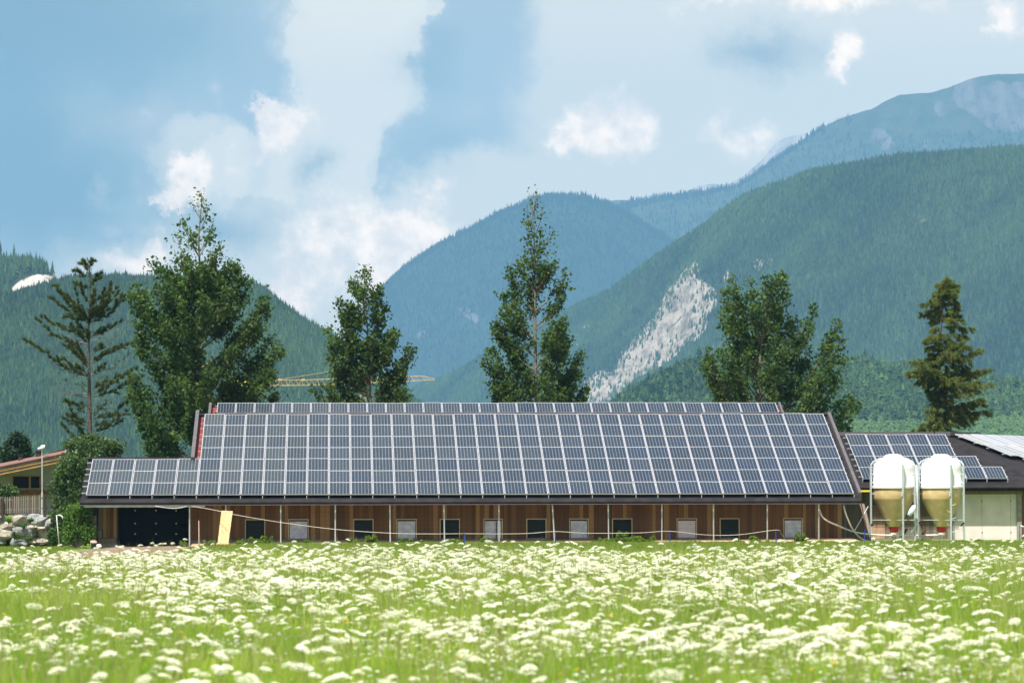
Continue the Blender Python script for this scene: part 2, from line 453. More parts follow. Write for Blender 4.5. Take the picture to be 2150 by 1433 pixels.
def hillmat(name, soil1, soil2, rock1, rock2, s=1.0):
    def f(t):
        co = t.objco()
        n = t.noise(co, .004 * s, 7, .6); n2 = t.noise(co, .03 * s, 7, .65)
        mp = t.new('ShaderNodeMapping'); t.put(mp.inputs['Vector'], co); mp.inputs['Scale'].default_value = (1, .25, .25)
        n3 = t.noise(mp.outputs[0], .05 * s, 6, .7)
        soil = t.mix(t.ramp(n2, .35, .65), soil1, soil2)
        rock = t.mix(t.ramp(n3, .34, .62), rock1, rock2)
        rock = t.mix(t.ramp(n2, .56, .66), rock, t.vmath('SCALE', rock1, sc=.6))
        a = t.new('ShaderNodeAttribute', attribute_name='rock').outputs['Fac']
        m = t.ramp(t.math('ADD', a, t.math('MULTIPLY', t.math('SUBTRACT', n3, .5), 1.1)), .42, .62)
        b = t.bsdf(Base_Color=t.mix(m, soil, rock), Roughness=.95)
        b.inputs['Specular IOR Level'].default_value = .1
        bn = t.new('ShaderNodeBump'); bn.inputs['Strength'].default_value = .8; bn.inputs['Distance'].default_value = 12 / s
        t.put(bn.inputs['Height'], n2); t.l.new(bn.outputs[0], b.inputs['Normal'])
    return mat(name, f)
hillmat('hill_near', (.014, .026, .010), (.034, .05, .02), (.40, .36, .33), (.62, .57, .52), 1.8)
hillmat('hill_mid', (.008, .015, .008), (.022, .032, .016), (.14, .12, .10), (.40, .345, .30), 1.5)
hillmat('mountain_wood', (.010, .020, .012), (.022, .036, .022), (.07, .07, .07), (.13, .12, .12), .5)
hillmat('mountain_alp', (.030, .040, .024), (.06, .065, .04), (.08, .07, .075), (.15, .13, .13), .5)
hillmat('mountain_far', (.06, .06, .05), (.10, .09, .08), (.28, .25, .26), (.42, .38, .39), .4)

def conmat(name, c1, c2):
    def f(t):
        r = t.rnd(); co = t.new('ShaderNodeNewGeometry').outputs['Position']
        n = t.noise(co, .004, 4)
        m = t.math('ADD', t.math('MULTIPLY', t.math('POWER', r, 1.5), .75), t.math('MULTIPLY', t.ramp(n, .35, .65), .45))
        b = t.bsdf(Base_Color=t.mix(m, c1, c2), Roughness=.9); b.inputs['Specular IOR Level'].default_value = .1
    return mat(name, f)
conmat('conifer', (.004, .016, .008), (.070, .130, .040))
conmat('conifer_low', (.006, .022, .010), (.080, .145, .048))
conmat('conifer_far', (.003, .008, .007), (.011, .020, .014))
conmat('shrub_far', (.05, .10, .03), (.11, .18, .06))
conmat('trunk_far', (.20, .15, .13), (.33, .26, .23))

# ------------------------------------------------------------------ ground
def build_ground():
    xs = [-4900, -2500, -800, -200] + list(np.linspace(-60, 60, 121)) + [200, 800, 2500, 5900]
    ys = [-35, -20] + list(np.linspace(0, 260, 66)) + [400, 900, 2000, 4000, 9000, 15200]
    V = []; F = []
    for y in ys:
        for x in xs:
            z = GZ(x, y) if 90 < y < 260 else GZ(x, y) * max(0, min(1, (y - 60) / 30.)) if y <= 90 else 0
            if y < 260: z += .03 * (mnoise.noise((x * .15, y * .15, 0)))
            V.append((x, y, z))
    nx = len(xs)
    for j in range(len(ys) - 1):
        for i in range(nx - 1):
            a = j * nx + i; F.append((a, a + 1, a + 1 + nx, a + nx))
    o = link('ground', tri_mesh('ground', np.array(V), np.array(F), MATS['ground_grass'], True)); o['kind'] = 'structure'
build_ground()

# ------------------------------------------------------------------ hills and mountains
def ip(x, pts): return np.interp(x, [p[0] for p in pts], [p[1] for p in pts])
def in_poly(px, py, poly):
    r = np.zeros(px.shape, bool); n = len(poly)
    for i in range(n):
        x1, y1 = poly[i]; x2, y2 = poly[(i + 1) % n]
        c = ((y1 > py) != (y2 > py)) & (px < (x2 - x1) * (py - y1) / (y2 - y1 + 1e-9) + x1)
        r ^= c
    return r
def hill(name, ridge, dr, df, x0, x1, nu, nv, amp, material, rocks=(), prof=1.0, footz=-3.0, gully=0.0, jag=0.0, back=.25, seed=0, drop=0):
    """terrain whose crest stands at distance dr(px) and whose foot at df(px)"""
    us = np.linspace(x0, x1, nu); G = np.zeros((nv, nu, 3))
    nb = max(4, nv // 8); nf = nv - nb
    for i, u in enumerate(us):
        Dr = ip(u, dr); Df = ip(u, df); top = P(u, ip(u, ridge) + drop + (jag * mnoise.fractal((u * .03, seed, 3.3), 1, 2, 5) if jag else 0), Dr)
        az = top.x / Dr
        for j in range(nv):
            if j < nf:
                v = j / (nf - 1); d = Df + (Dr - Df) * v; z = footz + (top.z - footz) * v ** prof
            else:
                w = (j - nf + 1) / nb; v = 1 + w; d = Dr + (Dr - Df) * back * 2 * w; z = top.z * (1 - w * w) + footz * w * w
            x = az * d
            env = math.sin(math.pi * min(v, 1.0)) ** .8 if v < 1 else 0.0
            k = 1.0 / max(400.0, (Dr - Df) * .25)
            nz = mnoise.fractal((x * k + seed, d * k, seed * 1.7), 1.0, 2.0, 6) * amp
            gz = -abs(mnoise.noise((x * k * 2.2 + seed, d * k * .5, 7.0))) * gully if gully else 0
            G[j, i] = (x, d, z + (nz + gz) * env)
    V = G.reshape(-1, 3)
    a = np.arange(nv * nu).reshape(nv, nu)
    F = np.stack([a[:-1, :-1], a[:-1, 1:], a[1:, 1:], a[1:, :-1]], -1).reshape(-1, 4)
    me = tri_mesh(name, V, F, MATS[material], True)
    px, py = px_np(V); rk = np.zeros(len(V))
    for poly in rocks: rk[in_poly(px, py, poly)] = 1
    s = rk.reshape(nv, nu)
    for _ in range(3):
        k = s.copy(); s = s.copy(); s[1:-1, 1:-1] = (k[1:-1, 1:-1] * 2 + k[:-2, 1:-1] + k[2:, 1:-1] + k[1:-1, :-2] + k[1:-1, 2:]) / 6
    at = me.attributes.new('rock', 'FLOAT', 'POINT'); at.data.foreach_set('value', s.ravel().astype(np.float32))
    o = link(name, me); o['kind'] = 'structure'
    return G, nf
def sample(G, nf, n, crest=.0, vlo=0.0):
    nv, nu, _ = G.shape
    # choose by width so that density is even on the slope
    wts = (G[:, -1, 0] - G[:, 0, 0])[:nf + 2]
    v = RNG.random(n * 2) * (nf - 1 + 1.2 - vlo * nf) + vlo * nf; v = v[RNG.random(n * 2) < wts[np.minimum(v.astype(int), nf + 1)] / wts.max()][:n]
    u = RNG.random(len(v)) * (nu - 1.001)
    if crest:
        m = int(n * crest); v = np.concatenate([v, nf - 1 - RNG.random(m) * 1.2]); u = np.concatenate([u, RNG.random(m) * (nu - 1.001)])
    i = u.astype(int); j = np.minimum(v.astype(int), nv - 2); fu = (u - i)[:, None]; fv = (v - j)[:, None]
    return G[j, i] * (1 - fu) * (1 - fv) + G[j, i + 1] * fu * (1 - fv) + G[j + 1, i] * (1 - fu) * fv + G[j + 1, i + 1] * fu * fv
def fbm2(x, y, k, seed=0.0):
    return np.array([mnoise.fractal((a * k + seed, b * k, seed), 1, 2, 4) for a, b in zip(x, y)])

def conifer_mesh(name, seed, layers, n, w, crown0, material, trunk_mat=None, trunk_h=0, round_=False):
    rd = random.Random(seed); mb = MB()
    if trunk_h: mb.tube([(0, 0, 0), (0, 0, crown0 + .1)], [.018, .012], 4, 1, False)
    for L in range(layers):
        t = L / (layers - 1) if layers > 1 else 0
        z0 = crown0 + (1 - crown0) * (L / layers) * .92
        z1 = min(1.0, z0 + (1 - crown0) * (1.75 / layers)) if not round_ else z0 + (1 - crown0) * (1.5 / layers)
        rr = w * ((1 - t) ** .85 * .95 + .08) if not round_ else w * (math.sin(math.pi * (.22 + .70 * (L + .3) / layers)))
        cx, cy = (rd.uniform(-.25, .25) * w * (.9 if round_ else .2) for _ in range(2))
        vs = [(cx * .5, cy * .5, z1)]
        for j in range(n):
            a = 2 * math.pi * (j + rd.uniform(-.3, .3)) / n; q = rr * rd.uniform(.55, 1.2) if j % 2 else rr * rd.uniform(.4, .8)
            vs.append((cx + q * math.cos(a), cy + q * math.sin(a), z0 - rd.uniform(0, .05) + (.04 if j % 2 == 0 else 0)))
        mb.add(vs, [(0, 1 + j, 1 + (j + 1) % n) for j in range(n)])
        if round_: mb.add([(cx, cy, z0 - .05)] + vs[1:], [(0, 1 + (j + 1) % n, 1 + j) for j in range(n)])
    return source(name, mb.mesh(name, [MATS[material], MATS['trunk_far']]))
FIR = [conifer_mesh('fir', 1, 5, 8, .17, .05, 'conifer'), conifer_mesh('fir', 2, 6, 8, .13, .05, 'conifer'),
       conifer_mesh('fir', 3, 4, 8, .20, .08, 'conifer')]
PINE = [conifer_mesh('pine', 4, 4, 8, .17, .38, 'conifer_low', 1, 1, True), conifer_mesh('pine', 5, 5, 8, .15, .15, 'conifer_low', 1, 1),
        conifer_mesh('pine', 6, 5, 8, .19, .30, 'conifer_low', 1, 1, True)]
FARF = [conifer_mesh('fir', 11, 5, 8, .17, .05, 'conifer_far'), conifer_mesh('fir', 12, 4, 8, .2, .05, 'conifer_far')]
BLOB = [conifer_mesh('scrub', 8, 3, 7, .6, .0, 'shrub_far', round_=True)]

def forest(name, pts, hlo, hhi, variants, label, wid=1.0, probs=None):
    n = len(pts); h = RNG.uniform(hlo, hhi, n) * (1 + .35 * (RNG.random(n) < .06)); h = h * np.where(RNG.random(n) < .12, 1.3, 1.0); w = h * RNG.uniform(.8, 1.35, n) * wid * 1.1
    rot = np.zeros((n, 3)); rot[:, 2] = RNG.random(n) * 6.28; rot[:, 0] = RNG.normal(0, .03, n); rot[:, 1] = RNG.normal(0, .03, n)
    pts = pts.copy(); pts[:, 2] -= .04 * h
    idx = RNG.choice(len(variants), n, p=probs)
    scatter(name, pts, np.stack([w, w, h], 1), rot, idx, variants, label)
def cut(pts, polys, keep=.03, jit=10):
    px, py = px_np(pts); px = px + RNG.normal(0, jit, len(px)); py = py + RNG.normal(0, jit, len(py))
    m = np.ones(len(pts), bool)
    for p in polys: m &= ~in_poly(px, py, p)
    m |= RNG.random(len(pts)) < keep
    return pts[m]

# far rocky crest, right-hand massif, blue mountain
FARR = [(1100, 520), (1200, 460), (1250, 436), (1268, 424), (1290, 419), (1330, 421), (1375, 440), (1425, 430), (1445, 400), (1470, 391), (1495, 386), (1530, 387),
        (1560, 372), (1580, 353), (1605, 330), (1625, 305), (1645, 290), (1665, 284), (1690, 282), (1730, 300), (1800, 330), (2300, 420), (2800, 1000)]
hill('far_ridge', FARR, [(0, 14400)], [(0, 13500)], 1080, 2800, 250, 36, 60, 'mountain_far',
     [[(1420, 300), (1700, 270), (1700, 420), (1420, 420)]], gully=80, jag=2, seed=3)
ALP = [(1100, 640), (1200, 520), (1270, 442), (1290, 434), (1330, 421), (1400, 410), (1480, 400), (1545, 389), (1575, 372), (1610, 345), (1650, 318), (1690, 290),
       (1715, 272), (1760, 252), (1790, 240), (1830, 230), (1860, 212), (1890, 199), (1950, 195), (1990, 185), (2020, 172), (2060, 160), (2090, 156), (2150, 154), (2230, 150), (2450, 210), (2750, 420), (3100, 1000)]
alp_rock = [[(1990, 190), (2030, 176), (2110, 172), (2200, 170), (2200, 270), (2110, 275), (2060, 262), (2040, 235), (2005, 225)],
            [(1955, 210), (1990, 215), (2000, 240), (1960, 240)], [(1880, 230), (1925, 225), (1930, 240), (1890, 240)],
            [(1820, 270), (1850, 265), (1880, 300), (1860, 320), (1830, 300)], [(1930, 290), (1955, 285), (1965, 312), (1935, 310)]]
Ga, nfa = hill('high_mountain', ALP, [(1200, 13000), (1700, 13300), (2300, 12900)], [(0, 10800)], 1080, 3100, 360, 90, 90, 'mountain_alp', alp_rock, gully=140, jag=1.5, prof=1.05, seed=5)
BLUE = [(560, 860), (650, 790), (730, 720), (770, 650), (790, 618), (812, 596), (850, 562), (900, 528), (920, 515), (960, 494), (1000, 475), (1030, 458), (1060, 443), (1090, 430),
        (1115, 420), (1150, 411), (1210, 411), (1240, 416), (1265, 423), (1290, 434), (1330, 455), (1400, 500), (1500, 560), (1700, 700), (1900, 800)]
Gb, nfb = hill('blue_mountain', BLUE, [(0, 12000)], [(0, 9600)], 540, 1900, 260, 80, 70, 'mountain_wood',
               [[(845, 700), (900, 690), (905, 705), (860, 712)], [(960, 640), (1010, 660), (1000, 680), (965, 660)], [(870, 650), (900, 655), (890, 665)]], gully=90, prof=1.0, seed=9)
pts = np.concatenate([sample(Gb, nfb, 16000, .22), cut(sample(Ga, nfa, 21000, .0), alp_rock, .02)])
qx, qy = px_np(pts)
pts = pts[~((qx > 1790) & (qy < 300 + (qx - 1790) * -.1))]
cr = sample(Ga, nfa, 10, 300.0); cx_, _ = px_np(cr); cr = cr[cx_ < 1730]
forest('far_forest', np.concatenate([pts, cr[:1500]]), 13, 22, FARF, 'far blue forest on the high slopes')

# right-hand wooded slope with the pale rockfall
RIGHT = [(700, 870), (820, 838), (870, 808), (905, 795), (935, 783), (975, 762), (1010, 742), (1035, 728), (1060, 712), (1100, 690), (1180, 648), (1230, 625), (1280, 602), (1330, 565),
         (1380, 528), (1430, 496), (1480, 462), (1520, 432), (1560, 405), (1600, 390), (1650, 374), (1700, 352), (1760, 343), (1850, 326), (1900, 320), (2000, 313), (2080, 308), (2150, 303), (2300, 292), (2450, 290), (2700, 380), (3000, 640), (3250, 1000)]
rockR = [[(1452, 548), (1466, 552), (1470, 585), (1500, 600), (1510, 640), (1480, 665), (1490, 700), (1440, 720), (1425, 740), (1400, 760), (1345, 790), (1320, 805), (1300, 830), (1270, 848),
          (1225, 850), (1222, 800), (1262, 776), (1290, 782), (1300, 740), (1330, 710), (1360, 680), (1388, 640), (1400, 610), (1430, 575)],
         [(1520, 570), (1535, 565), (1538, 590), (1525, 610), (1515, 595)], [(1575, 545), (1625, 540), (1630, 556), (1595, 560), (1592, 585), (1585, 560)],
         [(1530, 690), (1545, 690), (1540, 740), (1530, 735)], [(1925, 455), (1948, 447), (1952, 462), (1928, 476)], [(1900, 590), (1908, 588), (1910, 608), (1902, 610)],
         [(1225, 670), (1240, 660), (1236, 690), (1226, 690)], [(1205, 715), (1220, 708), (1216, 732)], [(1070, 762), (1080, 757), (1083, 775)]]
Gr, nfr = hill('right_slope', RIGHT, [(800, 7400), (1300, 6300), (1700, 5500), (2300, 5000)], [(800, 6100), (1300, 4700), (2300, 3700)], 700, 3250, 500, 130, 32, 'hill_mid', rockR,
               gully=70, prof=1.0, seed=14, drop=10)
forest('right_hill_forest', cut(sample(Gr, nfr, 155000, .04), rockR, .025, 16), 5.4, 11, FIR, 'dense conifer forest on the right-hand slope', 1.1)

# low wooded hill at the right
LOW = [(1180, 905), (1230, 880), (1275, 850), (1300, 832), (1340, 805), (1400, 775), (1450, 752), (1520, 742), (1600, 748), (1700, 757), (1800, 752), (1900, 764), (2000, 776), (2100, 792), (2200, 805), (2400, 830), (2900, 1000)]
rockL = [[(1990, 866), (2150, 860), (2300, 860), (2300, 888), (2060, 882), (1990, 880)], [(1875, 885), (1925, 884), (1925, 894), (1875, 895)], [(2090, 905), (2300, 902), (2300, 925), (2090, 925)],
         [(1890, 872), (1915, 870), (1912, 884), (1892, 884)], [(1325, 820), (1345, 822), (1340, 830)]]
Gl, nfl = hill('low_wooded_hill', LOW, [(0, 2300)], [(0, 1850)], 1180, 2900, 280, 70, 5, 'hill_near', rockL, prof=1.0, gully=5, seed=21, drop=18)
lp = sample(Gl, nfl, 28000, .03); qx, qy = px_np(lp)
open_ = (qy > 890) | ((qx > 1990) & (qy > 882) | (qx > 1990) & (qy > 862) & (RNG.random(len(qx)) > .35))
forest('low_hill_forest', lp[~open_], 4.9, 7.9, PINE, 'pine wood on the low hill at the right', 1.0, [.4, .25, .35])
sb = lp[(qy > 868) & (qy < 925)]
sb = np.concatenate([sb + RNG.normal(0, 1, sb.shape) * np.array([4.5, 4.5, 0]) for _ in range(5)])
forest('scrub_on_gravel', cut(sb, [], 1), 1.0, 2.3, BLOB, 'light green scrub along the gravel at the foot of the low hill')

# left: far wooded spur with the white scree, then the rounded left hill
SPUR = [(-900, 1000), (-550, 620), (-260, 500), (-120, 525), (-40, 540), (0, 545), (30, 545), (60, 552), (85, 556), (110, 565), (128, 578), (150, 590), (220, 640), (420, 720)]
SCREE = [(-20, 600), (22, 602), (45, 592), (70, 583), (100, 580), (140, 580), (190, 585), (190, 640), (-20, 640)]
Gs, nfs = hill('far_left_spur', SPUR, [(0, 3450)], [(0, 2980)], -900, 400, 220, 90, 3.5, 'hill_near',
               [[(20, 602), (48, 590), (60, 582), (85, 576), (112, 580), (150, 582), (190, 590), (190, 640), (20, 640)]], seed=31, drop=8)
sp = sample(Gs, nfs, 18000, .10); qx, qy = px_np(sp)
sp = sp[~((qx > 18) & (qy > 574 + np.maximum(0, 60 - qx) * .5))]
forest('spur_forest', sp, 8, 14.5, FIR, 'dark spruces on the spur above the white scree')
LEFT = [(-1000, 1000), (-600, 720), (-260, 640), (-100, 630), (0, 619), (25, 612), (60, 602), (100, 592), (135, 582), (180, 577), (250, 576), (330, 577), (400, 577), (450, 580), (500, 582), (530, 588), (560, 606),
        (590, 632), (620, 654), (650, 672), (690, 694), (720, 716), (760, 748), (800, 782), (850, 822), (890, 848), (950, 890), (1000, 940)]
Ge, nfe = hill('left_hill', LEFT, [(-260, 2850), (500, 3050), (1000, 3250)], [(0, 2350)], -1000, 1000, 380, 110, 8, 'hill_near', [], gully=18, prof=.95, seed=41, drop=15)
forest('left_hill_forest', sample(Ge, nfe, 98000, .05), 5.2, 9.2, FIR, 'dense conifer forest on the rounded hill at the left', 1.1)

# ------------------------------------------------------------------ haze
def build_haze():
    mb = MB().box((-5000, -40, -4.2), (6000, 15300, 1700))
    def f(t):
        t.n.remove(t.n['Principled BSDF'])
        v = t.new('ShaderNodeVolumePrincipled')
        v.inputs['Color'].default_value = (.26, .58, .90, 1); v.inputs['Density'].default_value = 0.76e-4
        v.inputs['Anisotropy'].default_value = -.35
        t.l.new(v.outputs[0], t.n['Material Output'].inputs['Volume'])
    m = mat('haze', f)
    o = mb.build('haze', m); o['kind'] = 'stuff'; o.display_type = 'WIRE'
build_haze()

# ================================================================== BUILDINGS
SL = R(20.2); CS, SN = math.cos(SL), math.sin(SL)
X0 = -11.26                                  # left edge of the lowest panel rows
YB, ZB = 169.2, 2.20                         # lower edge of the lowest panels
PW, PH = .972, 1.59
def panel_mesh():
    mb = MB(); f = .019; d = .04
    ps = [(0, 0), (PW, 0), (PW, PH), (0, PH)]; qs = [(f, f), (PW - f, f), (PW - f, PH - f), (f, PH - f)]
    vs = [(x, y, d) for x, y in ps] + [(x, y, d - .006) for x, y in qs] + [(x, y, 0) for x, y in ps]
    mb.add(vs, [(0, 1, 5, 4), (1, 2, 6, 5), (2, 3, 7, 6), (3, 0, 4, 7), (8, 9, 1, 0), (9, 10, 2, 1), (10, 11, 3, 2), (11, 8, 0, 3), (11, 10, 9, 8)], 0)
    mb.add([vs[4], vs[5], vs[6], vs[7]], [(0, 1, 2, 3)], 1)
    return mb.mesh('solar_panel', [MATS['panel_frame'], MATS['solar_cells']])
PANEL = panel_mesh()
rp = random.Random(5)
def put_panel(parent, x, s, mx, tint):
    """x along the eave, s up the slope, in the array's own frame"""
    o = link('solar_panel', PANEL, parent)
    loc = Vector((x, s, 0))
    o.location = loc
    k = rp.uniform(.8, 1.2)
    o.rotation_euler = (rp.gauss(0, .007), rp.gauss(0, .004), 0)
    o.color = (tint[0] * k, tint[1] * k, tint[2] * k, 1)
    return o
def rails(parent, x0, x1, ss, w=.04):
    for s in ss:
        MB().box((x0, s - w / 2, -.05), (x1, s + w / 2, -.004)).build('rail', MATS['steel'], parent)
def array_thing(name, label, origin, rotz, slope):
    t = thing(name, label, 'solar panels', origin, 0, None)
    t.rotation_euler = (Matrix.Rotation(rotz, 3, 'Z') @ Matrix.Rotation(slope, 3, 'X')).to_euler()
    return t
def tint_at(f, extra=0.0):
    """cell colour with grey sky sheen painted in at the left, fading to blue"""
    a = (.030, .038, .048); b = (.0025, .010, .034); f = min(1, max(0, f + rp.gauss(0, .13)))
    return tuple(a[i] * (1 - f) + b[i] * f for i in range(3))

main = array_thing('solar_array', 'large solar panel array covering the front roof of the long wooden barn', (X0, YB, ZB), 0, SL)
for r in range(7):
    for c in range(0 if r < 3 else 5, 35):
        put_panel(main, c * 1.0 + .0175, r * 1.6, None, tint_at(.15 if c < 5 else .3 + (c - 5) / 30.0))
for r in range(7):
    rails(main, -.22 if r < 3 else 4.86, 35.05, (r * 1.6 + .35, r * 1.6 + 1.22))
YR = 197.9; ZR = px = P(1050, 847, YR + 1.0).z
upper = array_thing('solar_array', 'single row of solar panels along the ridge of the rear barn roof', (X0 + 5 , YR - .15, 6.55), 0, SL)
for c in range(30): put_panel(upper, c * 1.0 + .0175, 0, None, tint_at(.3 + c / 30.0))
rails(upper, -.1, 30.1, (.35, 1.22))

# ---- the long barn
BARN = thing('barn', 'long low wooden barn with small square windows under the big solar roof', 'barn', (6.2, 171.5, 0))
def part(mb, name, mats, root, smooth=False):
    return rebase(mb, root.location).build(name, mats, root, smooth)
def on_roof(x, s, dz=0):       # point on the roof plane (s metres up slope from the panels' lower edge)
    return Vector((x, YB + s * CS - dz * SN, ZB + s * SN + dz * CS))
XR = X0 + 35.25; XL = X0 - .20; XM = X0 + 4.70
def slab(mb, xa, xb, s0, s1, top=-.16, th=.14, m=0):
    b = [on_roof(xa, s0, top - th), on_roof(xb, s0, top - th), on_roof(xb, s1, top - th), on_roof(xa, s1, top - th)]
    t = [on_roof(xa, s0, top), on_roof(xb, s0, top), on_roof(xb, s1, top), on_roof(xa, s1, top)]
    mb.hexa(b, t, m)
roof = MB(); slab(roof, XM + .05, XR - .05, -.02, 11.25); slab(roof, XL, XM + .045, -.02, 4.95)
roof = part(roof, 'roof', MATS['red_roofing'], BARN)
mb = MB(); slab(mb, XR - .30, XR - .045, -.015, 11.24, -.145, .01); slab(mb, XL - .01, XL + .20, -.015, 4.94, -.145, .01); slab(mb, XL, XR - .31, -.018, 1.3, -.148, .008)
slab(mb, XL, XR - .05, -.07, -.021, -.156, .16); part(mb, 'roof_membrane', MATS['membrane'], BARN)  # front and lowest-row strips added black for the shade in the slot
# rear slope
rs = MB(); a = on_roof(XM + .05, 11.26, -.16); b = on_roof(XR - .05, 11.26, -.16)
rs.hexa([(a.x, a.y, a.z - .14), (b.x, b.y, b.z - .14), (b.x, b.y + 8, b.z - 3.1), (a.x, a.y + 8, a.z - 3.1)],
        [tuple(a), tuple(b), (b.x, b.y + 8, b.z - 2.96), (a.x, a.y + 8, a.z - 2.96)])
part(rs, 'rear_roof', MATS['red_roofing'], BARN)
rs = MB(); a = on_roof(XL, 4.96, -.16); b = on_roof(XM + .04, 4.96, -.16)
rs.hexa([(a.x, a.y, a.z - .14), (b.x, b.y, b.z - .14), (b.x, b.y + 4, b.z - 1.2), (a.x, a.y + 4, a.z - 1.2)],
        [tuple(a), tuple(b), (b.x, b.y + 4, b.z - 1.06), (a.x, a.y + 4, a.z - 1.06)])
part(rs, 'rear_roof', MATS['membrane'], BARN)
# ridge cap behind the top row, eave membrane with soft folds, verges
mb = MB(); slab(mb, XM - .0, XR, 11.255, 11.5, -.02, .25); part(mb, 'ridge_cap', MATS['membrane'], BARN)
mb = MB(); slab(mb, XL - .02, XM - .04, 4.955, 5.12, -.0, .2); part(mb, 'ridge_cap', MATS['membrane'], BARN)
def fascia(xa, xb, y, ztop, zbot, name, root, seed=0, tilt=.10):
    """hanging roofing membrane folded over the eave, slightly wavy"""
    n = max(8, int((xb - xa) / .12)); V = []; F = []
    for i in range(n + 1):
        x = xa + (xb - xa) * i / n
        wv = .018 * mnoise.fractal((x * .7, seed, 0), 1, 2, 3); w2 = .03 * mnoise.noise((x * .9, seed, 5))
        V += [(x, y + .26, ztop + .03), (x, y + .02, ztop), (x, y - .02 + w2, ztop - .10), (x, y - tilt + .05 + w2 * 1.4, (ztop + zbot) / 2 + wv), (x, y - .01, zbot + wv * .6), (x, y + .05, zbot + .02)]
    for i in range(n):
        for k in range(5):
            a = i * 6 + k; F.append((a, a + 1, a + 7, a + 6))
    mb = MB(); mb.add(V, F); mb.f = [f[::-1] for f in mb.f]
    return part(mb, name, MATS['membrane'], root, True)
fascia(XL - .05, XR + .02, 168.86, ZB - .19, ZB - .43, 'eave_membrane', BARN)
part(MB().box((XL - .0, 168.93, ZB - .44), (XR - .0, 168.98, ZB - .20)), 'eave_board', MATS['dark_brown'], BARN)
part(MB().box((XL - .08, 168.66, ZB - .455), (XR + .12, 168.80, ZB - .425)), 'drip_edge', MATS['verge'], BARN)
part(MB().box((XL + .15, 168.70, ZB - .54), (XL + 5.6, 168.84, ZB - .458)), 'gutter', MATS['drip'], BARN)
for i in range(35):             # rail feet seen in the dark slot under the lowest row
    part(MB().box((X0 + i + .985, YB - .10, ZB - .16), (X0 + i + 1.01, YB - .07, ZB - .02)), 'rail_foot', MATS['steel'], BARN)
mb = MB(); slab(mb, XM - .12, XM + .045, 4.6, 11.35, .20, .48); part(mb, 'verge_board', MATS['verge'], BARN)
mb = MB(); slab(mb, XR - .04, XR + .10, -.1, 11.3, .10, .35); part(mb, 'verge_board', MATS['verge'], BARN)
# walls: core, base and boards
YW = 170.6
WIN = [(516, 555, 0), (607, 646, 1), (743.5, 782.5, 0), (834, 873, 1), (925, 964, 0), (1017, 1054, 3), (1107, 1145.5, 0), (1197, 1234, 1), (1287, 1326, 0), (1422.6, 1461.6, 2), (1513, 1551, 0), (1646.7, 1684, 1)]
gx0 = P(246, 1100, YW).x; gx1 = P(396, 1100, YW).x; wl = P(205, 1100, YW).x; wr = P(1768, 1100, YW).x
ZW0, ZW1 = P(1000, 1090, YW).z, P(1000, 1129, YW).z          # window top and bottom
zbase = P(1000, 1131.5, YW).z
wins = [(P(a, 1100, YW).x, P(b, 1100, YW).x, k) for a, b, k in WIN]
core = MB()
core.box((gx1, YW + .06, -.4), (wr, YW + .16, ZW1 - .0))
core.box((gx1, YW + .06, ZW0), (wr, YW + .16, 2.10))
xs = [gx1] + [v for w_ in wins for v in w_[:2]] + [wr]
for i in range(0, len(xs), 2): core.box((xs[i], YW + .06, ZW1 + .0), (xs[i + 1], YW + .16, ZW0))
core.box((wl, YW + .06, -.4), (gx0, YW + .16, 2.1)); core.box((gx0, YW + .06, 2.02), (gx1, YW + .16, 2.12))
part(core, 'wall_frame', MATS['dark_brown'], BARN)
mb = MB(); mb.box((gx1 + .0, YW - .03, -.45), (wr, YW + .055, zbase - .01)); part(mb, 'wall_base', MATS['concrete_base'], BARN)
mb = MB(); mb.box((wl - .05, YW - .05, -.5), (gx0, YW + .055, .02)); part(mb, 'wall_base', MATS['concrete_base'], BARN)
part(MB().box((wl - .28, YW - .22, -.5), (wl - .05, YW + .3, 1.28)), 'corner_post', MATS['concrete_base'], BARN)
part(MB().box((wl - .22, YW - .15, 1.281), (wl - .02, YW + .25, 2.1)), 'corner_post', MATS['dark_brown'], BARN)
part(MB().box((wl + .02, YW - .045, .025), (gx0 - .04, YW - .012, .24)), 'skirting_board', MATS['plank_grey'], BARN)
# the barn's end and rear walls
part(MB().box((wl - .05, YW + .31, -.4), (wl + .12, 181, 1.95)), 'side_wall', MATS['plank'], BARN)
part(MB().box((XM + .25, YW + .4, 1.2), (XM + .45, 179, 2.6)), 'side_wall', MATS['plank'], BARN)
part(MB().box((wr - .12, YW + .17, -.4), (wr + .0, 179, 2.4)), 'side_wall', MATS['plank'], BARN)
part(MB().box((wl, 181.05, -.4), (wr, 181.2, 3.0)), 'rear_wall', MATS['plank'], BARN)
part(MB().box((XL + .1, YW + .2, 2.115), (XR - .2, YW + .35, 2.30)), 'wall_plate', MATS['dark_brown'], BARN)
for i in range(18):
    x = XL + .4 + i * 2.04
    part(MB().hexa([on_roof(x, -.15, -.46), on_roof(x + .10, -.15, -.46), on_roof(x + .10, 4.8, -.46), on_roof(x, 4.8, -.46)],
                   [on_roof(x, -.15, -.31), on_roof(x + .10, -.15, -.31), on_roof(x + .10, 4.8, -.31), on_roof(x, 4.8, -.31)]), 'rafter', MATS['dark_brown'], BARN)
